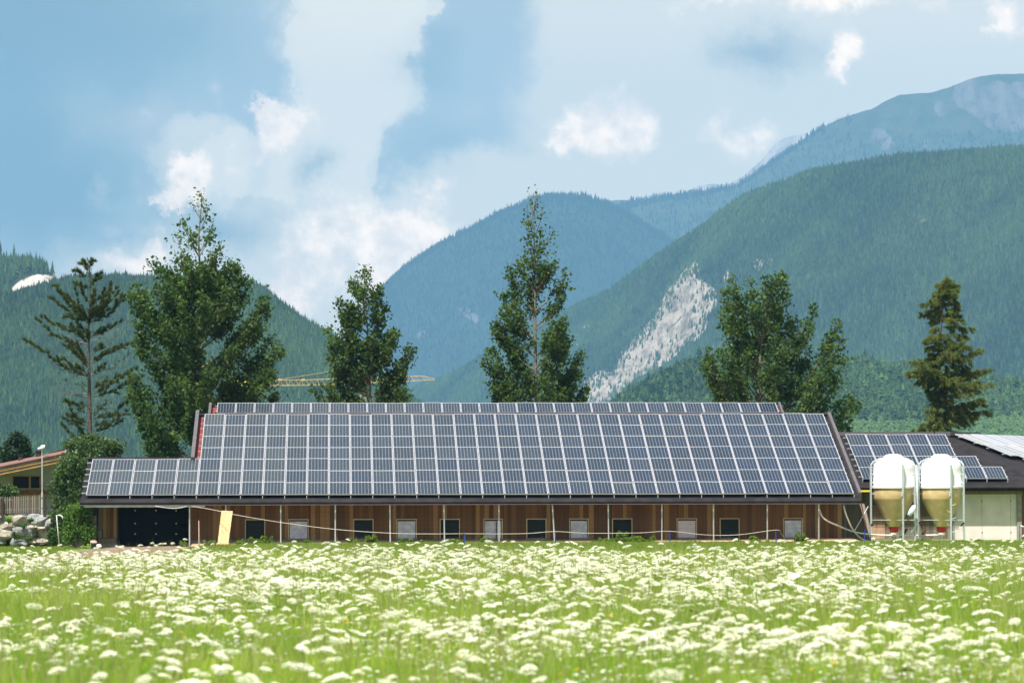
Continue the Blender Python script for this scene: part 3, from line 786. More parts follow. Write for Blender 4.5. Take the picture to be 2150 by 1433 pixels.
# boards: shared unit mesh, one object each
UB = MB().box((0, -.022, 0), (1, 0, 1)).mesh('board', MATS['plank'])
UBG = MB().box((0, -.022, 0), (1, 0, 1)).mesh('board', MATS['plank_grey'])
def board(x0, x1, z0, z1, y=YW, me=UB, root=BARN, name='board'):
    o = link(name, me, root); o.location = Vector((x0, y + .055 + rp.uniform(-.006, .006), z0)) - root.location
    o.scale = (x1 - x0, 1, z1 - z0); return o
x = gx1 + .02
while x < wr - .05:
    w_ = rp.choice((.17, .2, .22, .25)); x1 = min(x + w_, wr)
    hit = [q for q in wins if x < q[1] + .03 and x1 > q[0] - .03]
    if not hit: board(x, x1 - .012, zbase, 2.09)
    else:
        q = hit[0]
        if x < q[0] - .06: board(x, q[0] - .045, zbase, 2.09)
        board(max(x, q[0] - .04), min(x1, q[1] + .04) - .008, ZW0 + .045, 2.09)
        if x1 > q[1] + .06: board(q[1] + .045, x1 - .012, zbase, 2.09)
    x = x1
x = wl + .25
while x < gx0 - .1:
    x1 = min(gx0 - .02, x + .155); board(x, x1 - .01, .26, 2.05); x = x1
board(wl + .02, wl + .24, .62, 2.05, me=UBG); board(wl + .02, wl + .2, .26, .6, me=UBG)
# windows
for i, (a, b, k) in enumerate(wins):
    fr = MB(); t_ = .05
    fr.box((a - .04, YW - .01, ZW0), (b + .04, YW + .10, ZW0 + .04)); fr.box((a - .04, YW - .01, ZW1), (a, YW + .10, ZW0)); fr.box((b, YW - .01, ZW1), (b + .04, YW + .10, ZW0))
    w_ = part(fr, 'window', MATS['clip_green'], BARN)
    mk = {0: 'glass_dark', 1: 'curtain', 2: 'curtain_plain', 3: 'curtain'}[k]
    pb = MB()
    if k: pb.box((a + .03, YW + .03, ZW1 + .0), (b - .03, YW + .045, ZW0 - .07)); pb2 = MB().box((a + .001, YW + .101, ZW1), (b - .001, YW + .11, ZW0))
    else: pb.box((a + .001, YW + .101, ZW1), (b - .001, YW + .11, ZW0)); pb2 = None
    pane = rebase(pb, BARN.location).build('curtain' if k else 'pane', MATS[mk], w_)
    if pb2: rebase(pb2, BARN.location).build('pane', MATS['black'], w_)
    if k == 0:
        for q in range(3):
            z = ZW1 + .2 + q * .2
            rebase(MB().box((a, YW + .08, z), (b, YW + .098, z + .02)), BARN.location).build('bar', MATS['glass_dark'], w_)
    if k == 3: rebase(MB().box(((a * .35 + b * .65), YW + .012, ZW1), ((a * .35 + b * .65) + .05, YW + .028, ZW0 - .1)), BARN.location).build('strap', MATS['black'], w_)
    rebase(MB().box((a - .05, YW - .045, ZW1 - .12), (b + .05, YW + .05, ZW1 - .004)), BARN.location).build('sill', MATS['concrete_base'], w_)
# interior back so that open windows look into the dark barn
part(MB().box((gx1, YW + 3, -.3), (wr, YW + 3.1, 3.0)), 'partition', MATS['black'], BARN)
# sectional door
door = part(MB().box((gx0, YW + .55, -.45), (gx1, YW + .62, 2.02)), 'garage_door', MATS['glass_dark'], BARN); door.data.materials.clear()
plain('door_green', (.002, .006, .0045), .7, 0, .3, 2, 0, .12)
door.data.materials.append(MATS['door_green'])
for k in range(4):
    z = -.25 + k * .56
    rebase(MB().box((gx0 + .02, YW + .52, z + .012), (gx1 - .02, YW + .549, z + .55)), BARN.location).build('door_section', MATS['door_green'], door)
for xx in (283.8, 327.5, 370):
    for yy in (1071, 1098, 1120):
        q = P(xx, yy, YW + .5); rebase(MB().lathe([(0.001, -.01), (.035, -.008), (.035, .02), (.001, .022)], (0, 0, 0), 10), (0, 0, 0)).build('knob', MATS['clip_green'], door)
        o = [c for c in door.children if c.name.startswith('knob')][-1]; o.rotation_euler = (R(90), 0, 0); o.location = q - BARN.location
part(MB().box((gx1 - .06, YW - .02, -.4), (gx1 + .0, YW + .5, 2.05)), 'door_jamb', MATS['door_green'], BARN)
part(MB().box((gx0 - .0, YW + .056, -.4), (gx0 + .05, YW + .5, 2.05)), 'door_jamb', MATS['dark_brown'], BARN)

# ---- rear barn
RB = thing('barn', 'rear barn whose higher ridge row of panels shows above the front roof', 'barn', (9, 197, 0))
xa, xb = X0 + 4.6, X0 + 35.15
def rslab(mb, x_a, x_b, y0, y1, z0, z1, th=.16):
    mb.hexa([(x_a, y0, z0 - th), (x_b, y0, z0 - th), (x_b, y1, z1 - th), (x_a, y1, z1 - th)], [(x_a, y0, z0), (x_b, y0, z0), (x_b, y1, z1), (x_a, y1, z1)]); return mb
tn = math.tan(SL); zr0 = 6.55 - .17
part(rslab(MB(), xa, xb, 189, YR + 1.42, zr0 - (YR - 189) * tn, zr0 + 1.42 * tn), 'roof', MATS['red_roofing'], RB)
part(rslab(MB(), xa + .3, xb - .0, YR - 5, YR + .6, zr0 - 5 * tn + .012, zr0 + .6 * tn + .012, .01), 'roof_membrane', MATS['membrane'], RB)
part(rslab(MB(), xa, xb, YR + 1.43, 207, zr0 + 1.42 * tn, zr0 + 1.42 * tn - 2.6), 'rear_roof', MATS['red_roofing'], RB)
part(rslab(MB(), xa - .02, xb + .02, YR + 1.38, YR + 1.5, zr0 + 1.42 * tn + .13, zr0 + 1.42 * tn + .13, .2), 'ridge_cap', MATS['membrane'], RB)
for u0, u1 in ((xa - .04, xa + .10), (xb, xb + .12)):
    part(rslab(MB(), u0, u1, 188.9, YR + 1.45, zr0 - (YR - 188.9) * tn + .28, zr0 + 1.45 * tn + .25, .5), 'verge_board', MATS['verge'], RB)
part(MB().box((xa + .1, 190, -.3), (xb - .1, 190.2, 3.2)), 'wall', MATS['plank'], RB)
part(MB().box((xa + .1, 206, -.3), (xb - .1, 206.2, 3.8)), 'wall', MATS['plank'], RB)
for u in (xa + .1, xb - .3): part(MB().add([(u, 190.2, -.3), (u, 206, -.3), (u, 206, 3.9), (u, 199, 6.6), (u, 190.2, 3.4), (u + .2, 190.2, -.3), (u + .2, 206, -.3), (u + .2, 206, 3.9), (u + .2, 199, 6.6), (u + .2, 190.2, 3.4)],
     [(0, 1, 2, 3, 4), (9, 8, 7, 6, 5), (0, 5, 6, 1), (1, 6, 7, 2), (2, 7, 8, 3), (3, 8, 9, 4), (4, 9, 5, 0)]), 'gable_wall', MATS['plank'], RB)

# ---- the building at the right
YA = 177.0                                     # lower edge of its panels
za = P(1900, 1005, YA).z; xa1 = P(1811, 1005, YA).x
SB = thing('shed', 'lower shed with black hipped roof and pale concrete wall behind the feed silos', 'shed', (30, 178.5, 0))
top_y = YA + 6.75 * CS; top_z = za + 6.75 * SN
hipx = P(1988, 908, top_y).x
yaw3 = R(57); s3, c3 = math.sin(yaw3), math.cos(yaw3)
ek = -.62                                     # eave offset up the slope
def rz1(y, dz=-.17): return za + (y - YA) * math.tan(SL) + dz
ye = YA + ek * CS
def hip_x(y):                                  # plan line of the hip
    return hipx + (top_y - y) * (1 - c3) / s3
mb = MB(); xl = P(1742, 908, top_y).x; xe = P(1766, 1026, ye).x
A = [(xe - 1.2, ye, rz1(ye)), (hip_x(ye), ye, rz1(ye)), (hipx, top_y, rz1(top_y)), (xl - 1.5, top_y, rz1(top_y))]
mb.add(A + [(x, y, z - .16) for x, y, z in A], [(0, 1, 2, 3), (7, 6, 5, 4), (0, 4, 5, 1), (2, 6, 7, 3), (3, 7, 4, 0)])
# second face, turned to the right
def rz3(x, y): return rz1(top_y) - math.tan(SL) * ((x - hipx) * s3 - (y - top_y) * c3)
rx, ry = hipx + 26 * c3, top_y + 26 * s3
q1 = (hip_x(ye), ye); q2 = (rx + 8 * s3, ry - 8 * c3)
Bq = [(hipx, top_y, rz1(top_y)), (q1[0], q1[1], rz3(*q1)), (q2[0], q2[1], rz3(*q2)), (rx, ry, rz3(rx, ry))]
o4 = len(mb.v)
mb.add(Bq + [(x, y, z - .16) for x, y, z in Bq], [(0, 1, 2, 3), (7, 6, 5, 4), (1, 5, 6, 2), (2, 6, 7, 3)])
part(mb, 'roof', MATS['membrane'], SB)
# back faces of the roof
mb = MB(); mb.add([(xl - 1.5, top_y, rz1(top_y)), (hipx, top_y, rz1(top_y)), (rx, ry, rz1(top_y)), (rx - 8 * s3, ry + 8 * c3, rz1(top_y) - 3), (hipx - 4, top_y + 8, rz1(top_y) - 3), (xl - 1.5, top_y + 8, rz1(top_y) - 3)],
                  [(0, 1, 4, 5), (1, 2, 3, 4)]); part(mb, 'rear_roof', MATS['membrane'], SB)
# ridge caps
zz = rz1(top_y)
part(MB().box((xl - 1.4, top_y - .10, zz + .0), (P(1960, 905, top_y).x, top_y + .2, zz + .20)), 'ridge_cap', MATS['verge'], SB)
part(MB().hexa([(P(1962, 905, top_y).x, top_y - .1, zz), (hipx + .15, top_y - .1, zz), (hipx + 3.8 * c3 + .2, top_y + 3.8 * s3, zz), (hipx + 3.8 * c3 - .1, top_y + 3.8 * s3 + .2, zz)],
               [(P(1962, 905, top_y).x, top_y - .1, zz + .22), (hipx + .15, top_y - .1, zz + .22), (hipx + 3.8 * c3 + .2, top_y + 3.8 * s3, zz + .2), (hipx + 3.8 * c3 - .1, top_y + 3.8 * s3 + .2, zz + .2)]), 'ridge_cap', MATS['verge'], SB)
fascia(xe - 1.2, hip_x(ye) - .0, ye - .05, rz1(ye) + .02, rz1(ye) - .19, 'eave_membrane', SB, 4, .02)
YC = ye + .75
zt = rz1(YC) - .17; zc = P(2050, 1037, YC).z
part(MB().box((P(1806, 1030, YC).x, YC - .10, zc + .005), (P(2147, 1030, YC).x, YC + .1, zt)), 'beam', MATS['pole_wood'], SB)
part(MB().box((P(2148, 1030, YC).x, YC - .12, zc + .005), (P(2330, 1030, YC).x, YC + .1, zt)), 'beam', MATS['dark_brown'], SB)
cx0, cx1 = P(2003, 1100, YC).x, P(2135, 1100, YC).x
edges = [cx0, P(2054, 1, YC).x, P(2114, 1, YC).x, cx1]
for a, b in zip(edges, edges[1:]):
    part(MB().box((a + .006, YC, -.3), (b - .006, YC + .14, zc)), 'concrete_panel', MATS['concrete'], SB)
    for z in (.35, zc - .32):
        if b < cx1 - .1: part(MB().lathe([(.001, 0), (.028, 0), (.028, .01)], (0, 0, 0), 8), 'tie_hole', MATS['black'], SB).location = Vector((b, YC - .012, z)) - 0 * SB.location
for o in list(SB.children):
    if o.name.startswith('tie_hole'):
        me = o.data
        for v in me.vertices: v.co += SB.location
        w_ = Vector(o.location); o.location = w_ - SB.location; o.rotation_euler = (R(90), 0, 0)
        for v in me.vertices: v.co = v.co
part(MB().box((cx1 + .004, YC - .10, -.3), (cx1 + .22, YC + .14, zc)), 'pillar', MATS['concrete_base'], SB)
part(MB().box((cx1 + .23, YC - .02, -.3), (cx1 + 3.5, YC + .1, zc)), 'wall', MATS['plank'], SB)
part(MB().box((P(1700, 1, YC).x, YC + .16, -.3), (cx1, YC + .24, zt)), 'inner_wall', MATS['dark_brown'], SB)
part(MB().box((cx0 - .06, YC - .05, -.3), (cx0 - .0, YC + .14, zc)), 'pillar', MATS['concrete_base'], SB)
x = P(1852, 1, YC).x; z0 = P(1900, 1130, YC).z; z1 = P(1900, 1052, YC).z
while x < cx0 - .1:
    w_ = rp.choice((.16, .19, .21)); x1 = min(x + w_, cx0 - .07); board(x, x1 - .012, z0, z1 + rp.uniform(-.03, .03), YC - .03, UBG, SB); x = x1
x = P(1755, 1, YC).x
while x < P(1818, 1, YC).x:
    w_ = rp.choice((.2, .25, .3)); board(x, x + w_ - .015, -.1, zt - rp.uniform(.1, .5), YC + rp.uniform(0, .08), UBG, SB); x += w_
part(MB().box((P(1748, 1, YC).x, YC - .06, -.4), (cx0 - .08, YC + .15, z0 - .01)), 'wall_base', MATS['concrete_base'], SB)
part(MB().box((P(1822, 1, YC).x, YC - .04, z0), (P(1851, 1, YC).x, YC + .0, P(1830, 1058, YC).z)), 'chipboard_sheet', MATS['osb_pink'], SB)
part(MB().box((P(1825, 1, YC).x, YC + .05, P(1830, 1057, YC).z), (cx0 - .08, YC + .12, zt - .05)), 'upper_boarding', MATS['plank_grey'], SB)
part(MB().box((xl - 1.4, top_y + 7.5, -.3), (cx1 + 2, top_y + 7.7, zz - 2.6)), 'rear_wall', MATS['plank'], SB)
a2 = array_thing('solar_array', 'stepped solar panel array on the black shed roof above the silos', (xa1, YA, za), 0, SL)
for r, n in ((3, 5), (2, 5), (1, 6), (0, 7)):
    for c in range(n):
        put_panel(a2, c * 1.0 + .0175, r * 1.6, None, tint_at(1.0))
    rails(a2, -.16, n + .08, (r * 1.6 + .35, r * 1.6 + 1.22))
for i in range(8): MB().box((i - .02, -.10, -.17), (i + .02, .0, -.01)).build('rail_foot', MATS['steel'], a2)
# array on the turned face: own frame, x along (c3, s3), up-slope toward (-s3, c3)
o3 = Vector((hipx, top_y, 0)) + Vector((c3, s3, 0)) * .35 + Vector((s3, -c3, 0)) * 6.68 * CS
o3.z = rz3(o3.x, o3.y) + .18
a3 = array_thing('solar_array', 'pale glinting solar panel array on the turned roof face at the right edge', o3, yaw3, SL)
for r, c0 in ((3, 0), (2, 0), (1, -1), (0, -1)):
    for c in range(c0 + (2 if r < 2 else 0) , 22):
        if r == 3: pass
        put_panel(a3, c * 1.0 + .0175 , r * 1.6, None, (.38, .39, .43))  # pale cell colour stands in for grazing sky glare on the glass
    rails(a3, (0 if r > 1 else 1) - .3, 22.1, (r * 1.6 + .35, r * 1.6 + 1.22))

# ---- feed silos
def silo(px, label, ladder):
    Y = 172.4; c = P(px, 1040, Y); cx, cy = c.x, c.y
    z = lambda py: P(px, py, Y).z
    t = thing('feed_silo', label, 'feed silo', (cx, cy, 0), 0, 'pair of feed silos beside the barn')
    rr = 43.5 * Y / FPX
    zf = z(1021.7)
    MB().lathe([(rr + .07, zf - .0), (rr + .07, zf + .04), (rr + .0, zf + .05), (rr, z(985)), (rr * .985, z(977)), (rr * .93, z(971.5)), (rr * .68, z(964)), (rr * .44, z(957.8)), (rr * .40, z(957))], n=56).build('tank_top', MATS['white_tank'], t, True)
    MB().lathe([(rr * .40, z(957) - .01), (rr * .41, z(955.5)), (rr * .40, z(954.5)), (rr * .25, z(953)), (.001, z(952.6))], n=32).build('lid', MATS['concrete'], t, True)
    MB().lathe([(rr + .065, zf - .055), (rr + .065, zf - .005), (.01, zf - .006)], n=56).build('flange', MATS['white_tank'], t)
    MB().lathe([(rr * .995, zf - .05), (rr * 1.0, z(1035)), (rr * .985, z(1045.8)), (rr * .965, z(1048)), (rr * .30, z(1104)), (rr * .29, z(1105))], n=56).build('hopper', MATS['tan_tank'], t, True)
    MB().lathe([(.235, z(1104.5)), (.235, z(1106)), (.19, z(1116.5)), (.15, z(1117))], n=28).build('outlet_collar', MATS['red_paint'], t, True)
    MB().lathe([(.17, z(1116.6)), (.17, z(1121)), (.13, z(1124)), (.001, z(1124))], n=24).build('outlet_box', MATS['white_plastic'], t)
    legr = rr + .14
    for an in (188, 284, 324 + (0 if not ladder else 6)):
        a = R(an); lx, ly = legr * math.cos(a), legr * math.sin(a)
        ux, uy = math.cos(a), math.sin(a)
        ztop = z(976)
        lg = MB(); lg.tube([(lx, ly, -.25), (lx, ly, ztop)], .055, 6)
        lg.tube([(lx, ly, ztop), (lx - ux * .12, ly - uy * .12, ztop + .16), (rr * .62 * ux, rr * .62 * uy, z(961))], .04, 6)
        leg = lg.build('leg', MATS['steel'], t)
        MB().box((lx - .13, ly - .1, -.26), (lx + .13, ly + .1, GZ(cx, cy) + .015)).build('base_plate', MATS['steel'], leg)
        for zz_ in (z(995), z(1012), z(1036)):
            MB().tube([(rr * ux * .99, rr * uy * .99, zz_), (lx, ly, zz_)], .03, 5).build('bracket', MATS['steel'], leg)
    for an in (284,):
        a = R(an); lx, ly = legr * math.cos(a), legr * math.sin(a)
        MB().box((lx - .10, ly - .09, z(1041)), (lx - .02, ly + .05, z(1033))).build('clamp', MATS['steel'], t)
    # ring brace between the legs
    zq = z(1091)
    A_ = [(legr * math.cos(R(an)), legr * math.sin(R(an)), zq) for an in (188, 284, 324)]
    MB().tube([A_[0], A_[2]], .018, 5).build('brace', MATS['steel'], t)
    if ladder:
        a = R(284); lx, ly = legr * math.cos(a), legr * math.sin(a)
        for i, py in enumerate((985, 1000, 1013, 1030, 1058, 1072, 1086, 1100, 1114)):
            s = -1 if i % 2 else 1
            if i < 4: s = -1
            MB().tube([(lx, ly - .02, z(py) - .06), (lx + s * .20, ly - .10, z(py)), (lx + s * .19, ly - .12, z(py) + .05)], .012, 5).build('rung', MATS['white_plastic'], t)
    # filling and blow-back pipes
    if not ladder:
        a = R(324); lx, ly = legr * math.cos(a) + .08, legr * math.sin(a)
        MB().tube([(lx, ly, z(976)), (lx + .04, ly, z(1060)), (lx + .02, ly, z(1098)), (lx - .12, ly - .1, z(1107)), (lx - .3, ly - .15, z(1118))], .045, 8).build('fill_pipe', MATS['steel'], t, True)
        MB().lathe([(.01, -.30), (.10, -.26), (.14, 0), (.12, .2), (.01, .30)], n=14).build('pipe_hood', MATS['curtain'], t, True)
        h = [c_ for c_ in t.children if c_.name.startswith('pipe_hood')][0]; h.location = (lx - .28, ly - .4, z(1071)); h.rotation_euler = (0, R(32), 0)
        for q in (0,):
            a = R(188); MB().tube([(legr * math.cos(a), legr * math.sin(a) - .06, z(1100)), (legr * math.cos(a) + .07, legr * math.sin(a) - .12, z(1102))], .05, 8).build('coupling', MATS['black'], t)
    else:
        a = R(188); lx, ly = legr * math.cos(a), legr * math.sin(a)
        MB().tube([(lx + .02, ly - .05, z(1095)), (lx + .12, ly - .1, z(1103)), (lx + .2, ly - .1, z(1108)), (lx + .24, ly - .1, z(1114)), (lx + .14, ly - .1, z(1121))], .055, 8).build('elbow_pipe', MATS['rust'], t, True)
        a = R(330); MB().tube([(legr * math.cos(a), legr * math.sin(a) - .04, z(1096)), (legr * math.cos(a) - .16, legr * math.sin(a) - .08, z(1103))], .04, 8).build('coupling', MATS['black'], t)
    return t
silo(1876.5, 'left feed silo, white top and tan hopper, nearer the barn, no ladder rungs', False)
silo(1976.7, 'right feed silo, white top and tan hopper, with ladder rungs up its front leg', True)

# ---- house at the left
YH = 190.0
HO = thing('house', 'cream rendered house with sloping red roof and dark wide window at the left edge', 'house', (P(60, 1050, YH).x, YH, 1.2))
def hp(px, py, y=YH): return P(px, py, y)
def quadslab(pts_f, pts_b, th):   # front edge pair and back edge pair
    b = [Vector(p) - Vector((0, 0, th)) for p in (pts_f[0], pts_f[1], pts_b[1], pts_b[0])]
    return MB().hexa(b, [pts_f[0], pts_f[1], pts_b[1], pts_b[0]])
f0, f1 = hp(-160, 1012, YH - 1.9), hp(150, 948, YH - 1.9)
k0, k1 = f0 + Vector((0, 9, .42)), f1 + Vector((0, 9, .38))
part(quadslab((f0, f1), (k0, k1), .10), 'roof', MATS['house_roofing'], HO)
fa = MB(); fa.hexa([f0 + Vector((0, -.04, -.13)), f1 + Vector((0, -.04, -.13)), f1 + Vector((0, -.005, -.13)), f0 + Vector((0, -.005, -.13))], [f0 + Vector((0, -.04, -.0)), f1 + Vector((0, -.04, -.0)), f1 + Vector((0, -.005, -.0)), f0 + Vector((0, -.005, -.0))])
part(fa, 'roof_edge', MATS['dark_brown'], HO)
fa = MB(); fa.hexa([f0 + Vector((0, 0, -.42)), f1 + Vector((0, 0, -.42)), f1 + Vector((0, .08, -.42)), f0 + Vector((0, .08, -.42))], [f0 + Vector((0, 0, -.14)), f1 + Vector((0, 0, -.14)), f1 + Vector((0, .08, -.14)), f0 + Vector((0, .08, -.14))])
part(fa, 'fascia_board', MATS['gold_wood'], HO)
fa = MB(); fa.hexa([f0 + Vector((0, -.03, -.31)), f1 + Vector((0, -.03, -.31)), f1 + Vector((0, -.002, -.31)), f0 + Vector((0, -.002, -.31))], [f0 + Vector((0, -.03, -.25)), f1 + Vector((0, -.03, -.25)), f1 + Vector((0, -.002, -.25)), f0 + Vector((0, -.002, -.25))])
part(fa, 'fascia_strip', MATS['dark_brown'], HO)
wa, wb = hp(-150, 1, YH).x, hp(146, 1, YH).x
za_, zb_ = f0.z - .12, f1.z - .12
def wtop(x): return za_ + (zb_ - za_) * (x - f0.x) / (f1.x - f0.x)
w0, w1 = hp(25, 997), hp(87, 1024)
wl_ = MB()
for (a, b, lo, hi) in ((wa, w0.x, 1.0, None), (w1.x, wb, 1.0, None), (w0.x, w1.x, 1.0, w1.z), (w0.x, w1.x, w0.z, None)):
    ta, tb = (hi, hi) if hi else (wtop(a), wtop(b))
    wl_.hexa([(a, YH, lo), (b, YH, lo), (b, YH + .3, lo), (a, YH + .3, lo)], [(a, YH, ta), (b, YH, tb), (b, YH + .3, tb), (a, YH + .3, ta)])
part(wl_, 'wall', MATS['render_wall'], HO)
part(MB().box((wa, YH + 8, 1.0), (wb, YH + 8.2, za_)), 'wall', MATS['render_wall'], HO)
part(MB().box((wb - .2, YH + .31, 1.0), (wb, YH + 7.9, zb_ + .3)), 'wall', MATS['render_wall'], HO)
part(MB().box((wa, YH + .31, 1.0), (wa + .2, YH + 7.9, za_ - .1)), 'wall', MATS['render_wall'], HO)
wn = MB(); xm = hp(66, 1).x
wn.box((w0.x, YH + .02, w1.z), (w0.x + .06, YH + .12, w0.z)); wn.box((w1.x - .1, YH + .02, w1.z), (w1.x, YH + .12, w0.z)); wn.box((xm - .05, YH + .02, w1.z), (xm + .05, YH + .12, w0.z))
wn.box((w0.x + .061, YH + .02, w0.z - .06), (xm - .051, YH + .12, w0.z)); wn.box((xm + .051, YH + .02, w0.z - .06), (w1.x - .101, YH + .12, w0.z))
wn = part(wn, 'window', MATS['gold_wood'], HO)
rebase(MB().box((w0.x, YH + .13, w1.z), (w1.x, YH + .15, w0.z)), HO.location).build('pane', MATS['glass_dark'], wn)
for i in range(4):
    zq = hp(1, 1025.5 + i * 3.2).z
    part(MB().box((hp(30 - i * 2, 1).x, YH - .9, zq - .115), (hp(112, 1).x, YH - .86, zq)), 'balcony_board', MATS['brown_wood'], HO)
part(MB().box((hp(30, 1).x, YH - .85, hp(1, 1037).z), (hp(112, 1).x, YH - .005, hp(1, 1037).z + .1)), 'balcony_floor', MATS['brown_wood'], HO)
def roofz(x, y): 
    t = (x - f0.x) / (f1.x - f0.x); return f0.z + (f1.z - f0.z) * t + .045 * (y - f0.y)
def chim(x0, x1, y0, name='chimney', m='dark_brown', dy=.6, yy=YH + 5):
    a, b = hp(x0, y1_ := 965, yy), hp(x1, y0, yy)
    part(MB().box((a.x, yy, roofz(a.x, yy) - .3), (b.x, yy + dy, b.z)), name, MATS[m], HO)
    part(MB().box((a.x - .05, yy - .05, b.z + .001), (b.x + .05, yy + dy + .05, b.z + .05)), 'chimney_cap', MATS['black'], HO)
chim(75, 88, 948); chim(38, 45, 955)
q = hp(83, 946, YH + 5.2); part(MB().lathe([(.09, -.1), (.09, .06), (.13, .08), (.10, .16), (.001, .2)], (q.x, q.y, q.z), 14), 'flue', MATS['steel'], HO, True)
a, b = hp(97, 956, YH + 6), hp(142, 946, YH + 6)
part(MB().hexa([(a.x, YH + 7, a.z - .1), (b.x, YH + 7, b.z - .2), (b.x, YH + 8, b.z - .2), (a.x, YH + 8, a.z - .1)], [(a.x, YH + 7, a.z + .13), (b.x, YH + 7, b.z + .2), (b.x, YH + 8, b.z + .2), (a.x, YH + 8, a.z + .13)]), 'roof_monitor', MATS['dark_brown'], HO)
for x_ in (8, 100): 
    q = hp(x_, 992); part(MB().box((q.x - .1, YH - .8, q.z - .12 + (x_ - 8) * .008), (q.x + .15, YH - .002, q.z + .12 + (x_ - 8) * .008)), 'purlin_end', MATS['brown_wood'], HO)

# ---- terrace, boulder wall, picket fence
TY = 171.8
tz = P(50, 1083, TY).z; tx1 = P(104, 1, TY).x
tb = MB(); tb.hexa([(-60, TY + .5, -.5), (tx1 - .1, TY + .5, -.5), (tx1 + .8, 215, -.5), (-60, 215, -.5)], [(-60, TY + .55, tz - .02), (tx1 - .2, TY + .55, tz - .02), (tx1 + .2, 215, 1.2), (-60, 215, 1.2)])
o = tb.build('terrace', MATS['ground_grass']); o['kind'] = 'structure'
def stone_mesh(seed):
    rd = random.Random(seed); mb = MB()
    n, k = 12, 8; vs = []
    for i in range(k + 1):
        th = math.pi * i / k
        for j in range(n):
            ph = 2 * math.pi * j / n
            d = Vector((math.sin(th) * math.cos(ph), math.sin(th) * math.sin(ph), math.cos(th)))
            s = 1 / (abs(d.x) ** 3.2 + abs(d.y) ** 3.2 + abs(d.z) ** 3.2) ** (1 / 3.2)
            s *= 1 + .22 * mnoise.fractal(d * 1.5 + Vector((seed * 3.1, 0, 0)), 1, 2, 4)
            vs.append(d * s * .5)
    fs = [(i * n + j, i * n + (j + 1) % n, (i + 1) * n + (j + 1) % n, (i + 1) * n + j) for i in range(k) for j in range(n)]
    mb.add(vs, [f[::-1] for f in fs]); return mb.mesh('stone', MATS['boulder'])
STONES = [stone_mesh(i) for i in range(6)]
WALLB = thing('boulder_wall', 'dry stone retaining wall of big grey and tan boulders below the picket fence', 'stone wall', (P(50, 1, TY).x, TY, -.2))
# outlines of each boulder: px box
BO = [(25, 1081, 55, 1100), (56, 1080, 98, 1104), (-6, 1094, 27, 1113), (29, 1101, 41, 1105), (-20, 1110, 24, 1131), (26, 1106, 74, 1129), (79, 1108, 105, 1131), (55, 1103, 100, 1111),
      (-8, 1129, 12, 1143), (21, 1128, 60, 1145), (63, 1131, 101, 1141), (-14, 1082, 8, 1095), (-50, 1088, -22, 1112), (-52, 1112, -24, 1135), (-80, 1090, -50, 1122), (96, 1090, 112, 1110), (100, 1112, 114, 1134), (-46, 1134, -10, 1146)]
for i, (x0, y0, x1, y1) in enumerate(BO):
    a, b = P(x0 - 1.5, y1 + 1.5, TY), P(x1 + 1.5, y0 - 1.5, TY); o = link('stone', STONES[i % 6], WALLB)
    o.scale = ((b.x - a.x) * 1.02, .9, (b.z - a.z) * 1.06); o.location = Vector(((a.x + b.x) / 2, TY + .25 + rp.uniform(-.08, .1), (a.z + b.z) / 2)) - WALLB.location
    o.rotation_euler = (rp.uniform(-.1, .1), rp.uniform(-.08, .08), rp.choice((0, math.pi)) + rp.uniform(-.15, .15))
PF = thing('picket_fence', 'weathered grey picket fence on top of the boulder wall', 'fence', (P(50, 1, TY).x, TY, tz))
def fz(px, py): return P(px, py, TY + .1).z
UP = MB().add([(-.5, 0, 0), (.5, 0, 0), (.5, 1, 0), (-.5, 1, 0), (-.5, 0, .96), (.5, 0, .96), (.5, 1, .96), (-.5, 1, .96), (0, 0, 1), (0, 1, 1)],
              [(0, 1, 5, 8, 4), (3, 7, 9, 6, 2), (0, 3, 2, 1), (1, 2, 6, 5), (3, 0, 4, 7), (5, 6, 9, 8), (8, 9, 7, 4)]).mesh('picket', MATS['picket'])
for i in range(34):
    px_ = -60 + i * 4.72
    if 88 < px_ < 96: continue
    k = px_ / 100.0
    top = fz(px_, 1042 - 4 * k + rp.uniform(-1, 1)); bot = fz(px_, 1078 - 3 * k)
    o = link('picket', UP, PF); o.scale = (.058, .02, top - bot); o.location = Vector((P(px_, 1, TY + .1).x, TY - .02, bot)) - PF.location; o.rotation_euler = (0, rp.gauss(0, .012), 0)
for y_ in (1049, 1070):
    a, b = P(-62, y_ + 3, TY + .05), P(100, y_ - 4, TY + .05)
    part(MB().hexa([(a.x, TY + .01, a.z - .04), (b.x, TY + .01, b.z - .04), (b.x, TY + .06, b.z - .04), (a.x, TY + .06, a.z - .04)], [(a.x, TY + .01, a.z + .04), (b.x, TY + .01, b.z + .04), (b.x, TY + .06, b.z + .04), (a.x, TY + .06, a.z + .04)]), 'rail', MATS['picket'], PF)
for px_, t_, b_ in ((4, 1046, 1092), (94, 1039, 1084), (-58, 1048, 1094)):
    a = P(px_, b_, TY - .05); part(MB().box((a.x - .065, TY - .16, a.z), (a.x + .065, TY - .03, P(px_, t_, TY - .05).z)), 'post', MATS['dark_brown'], PF)

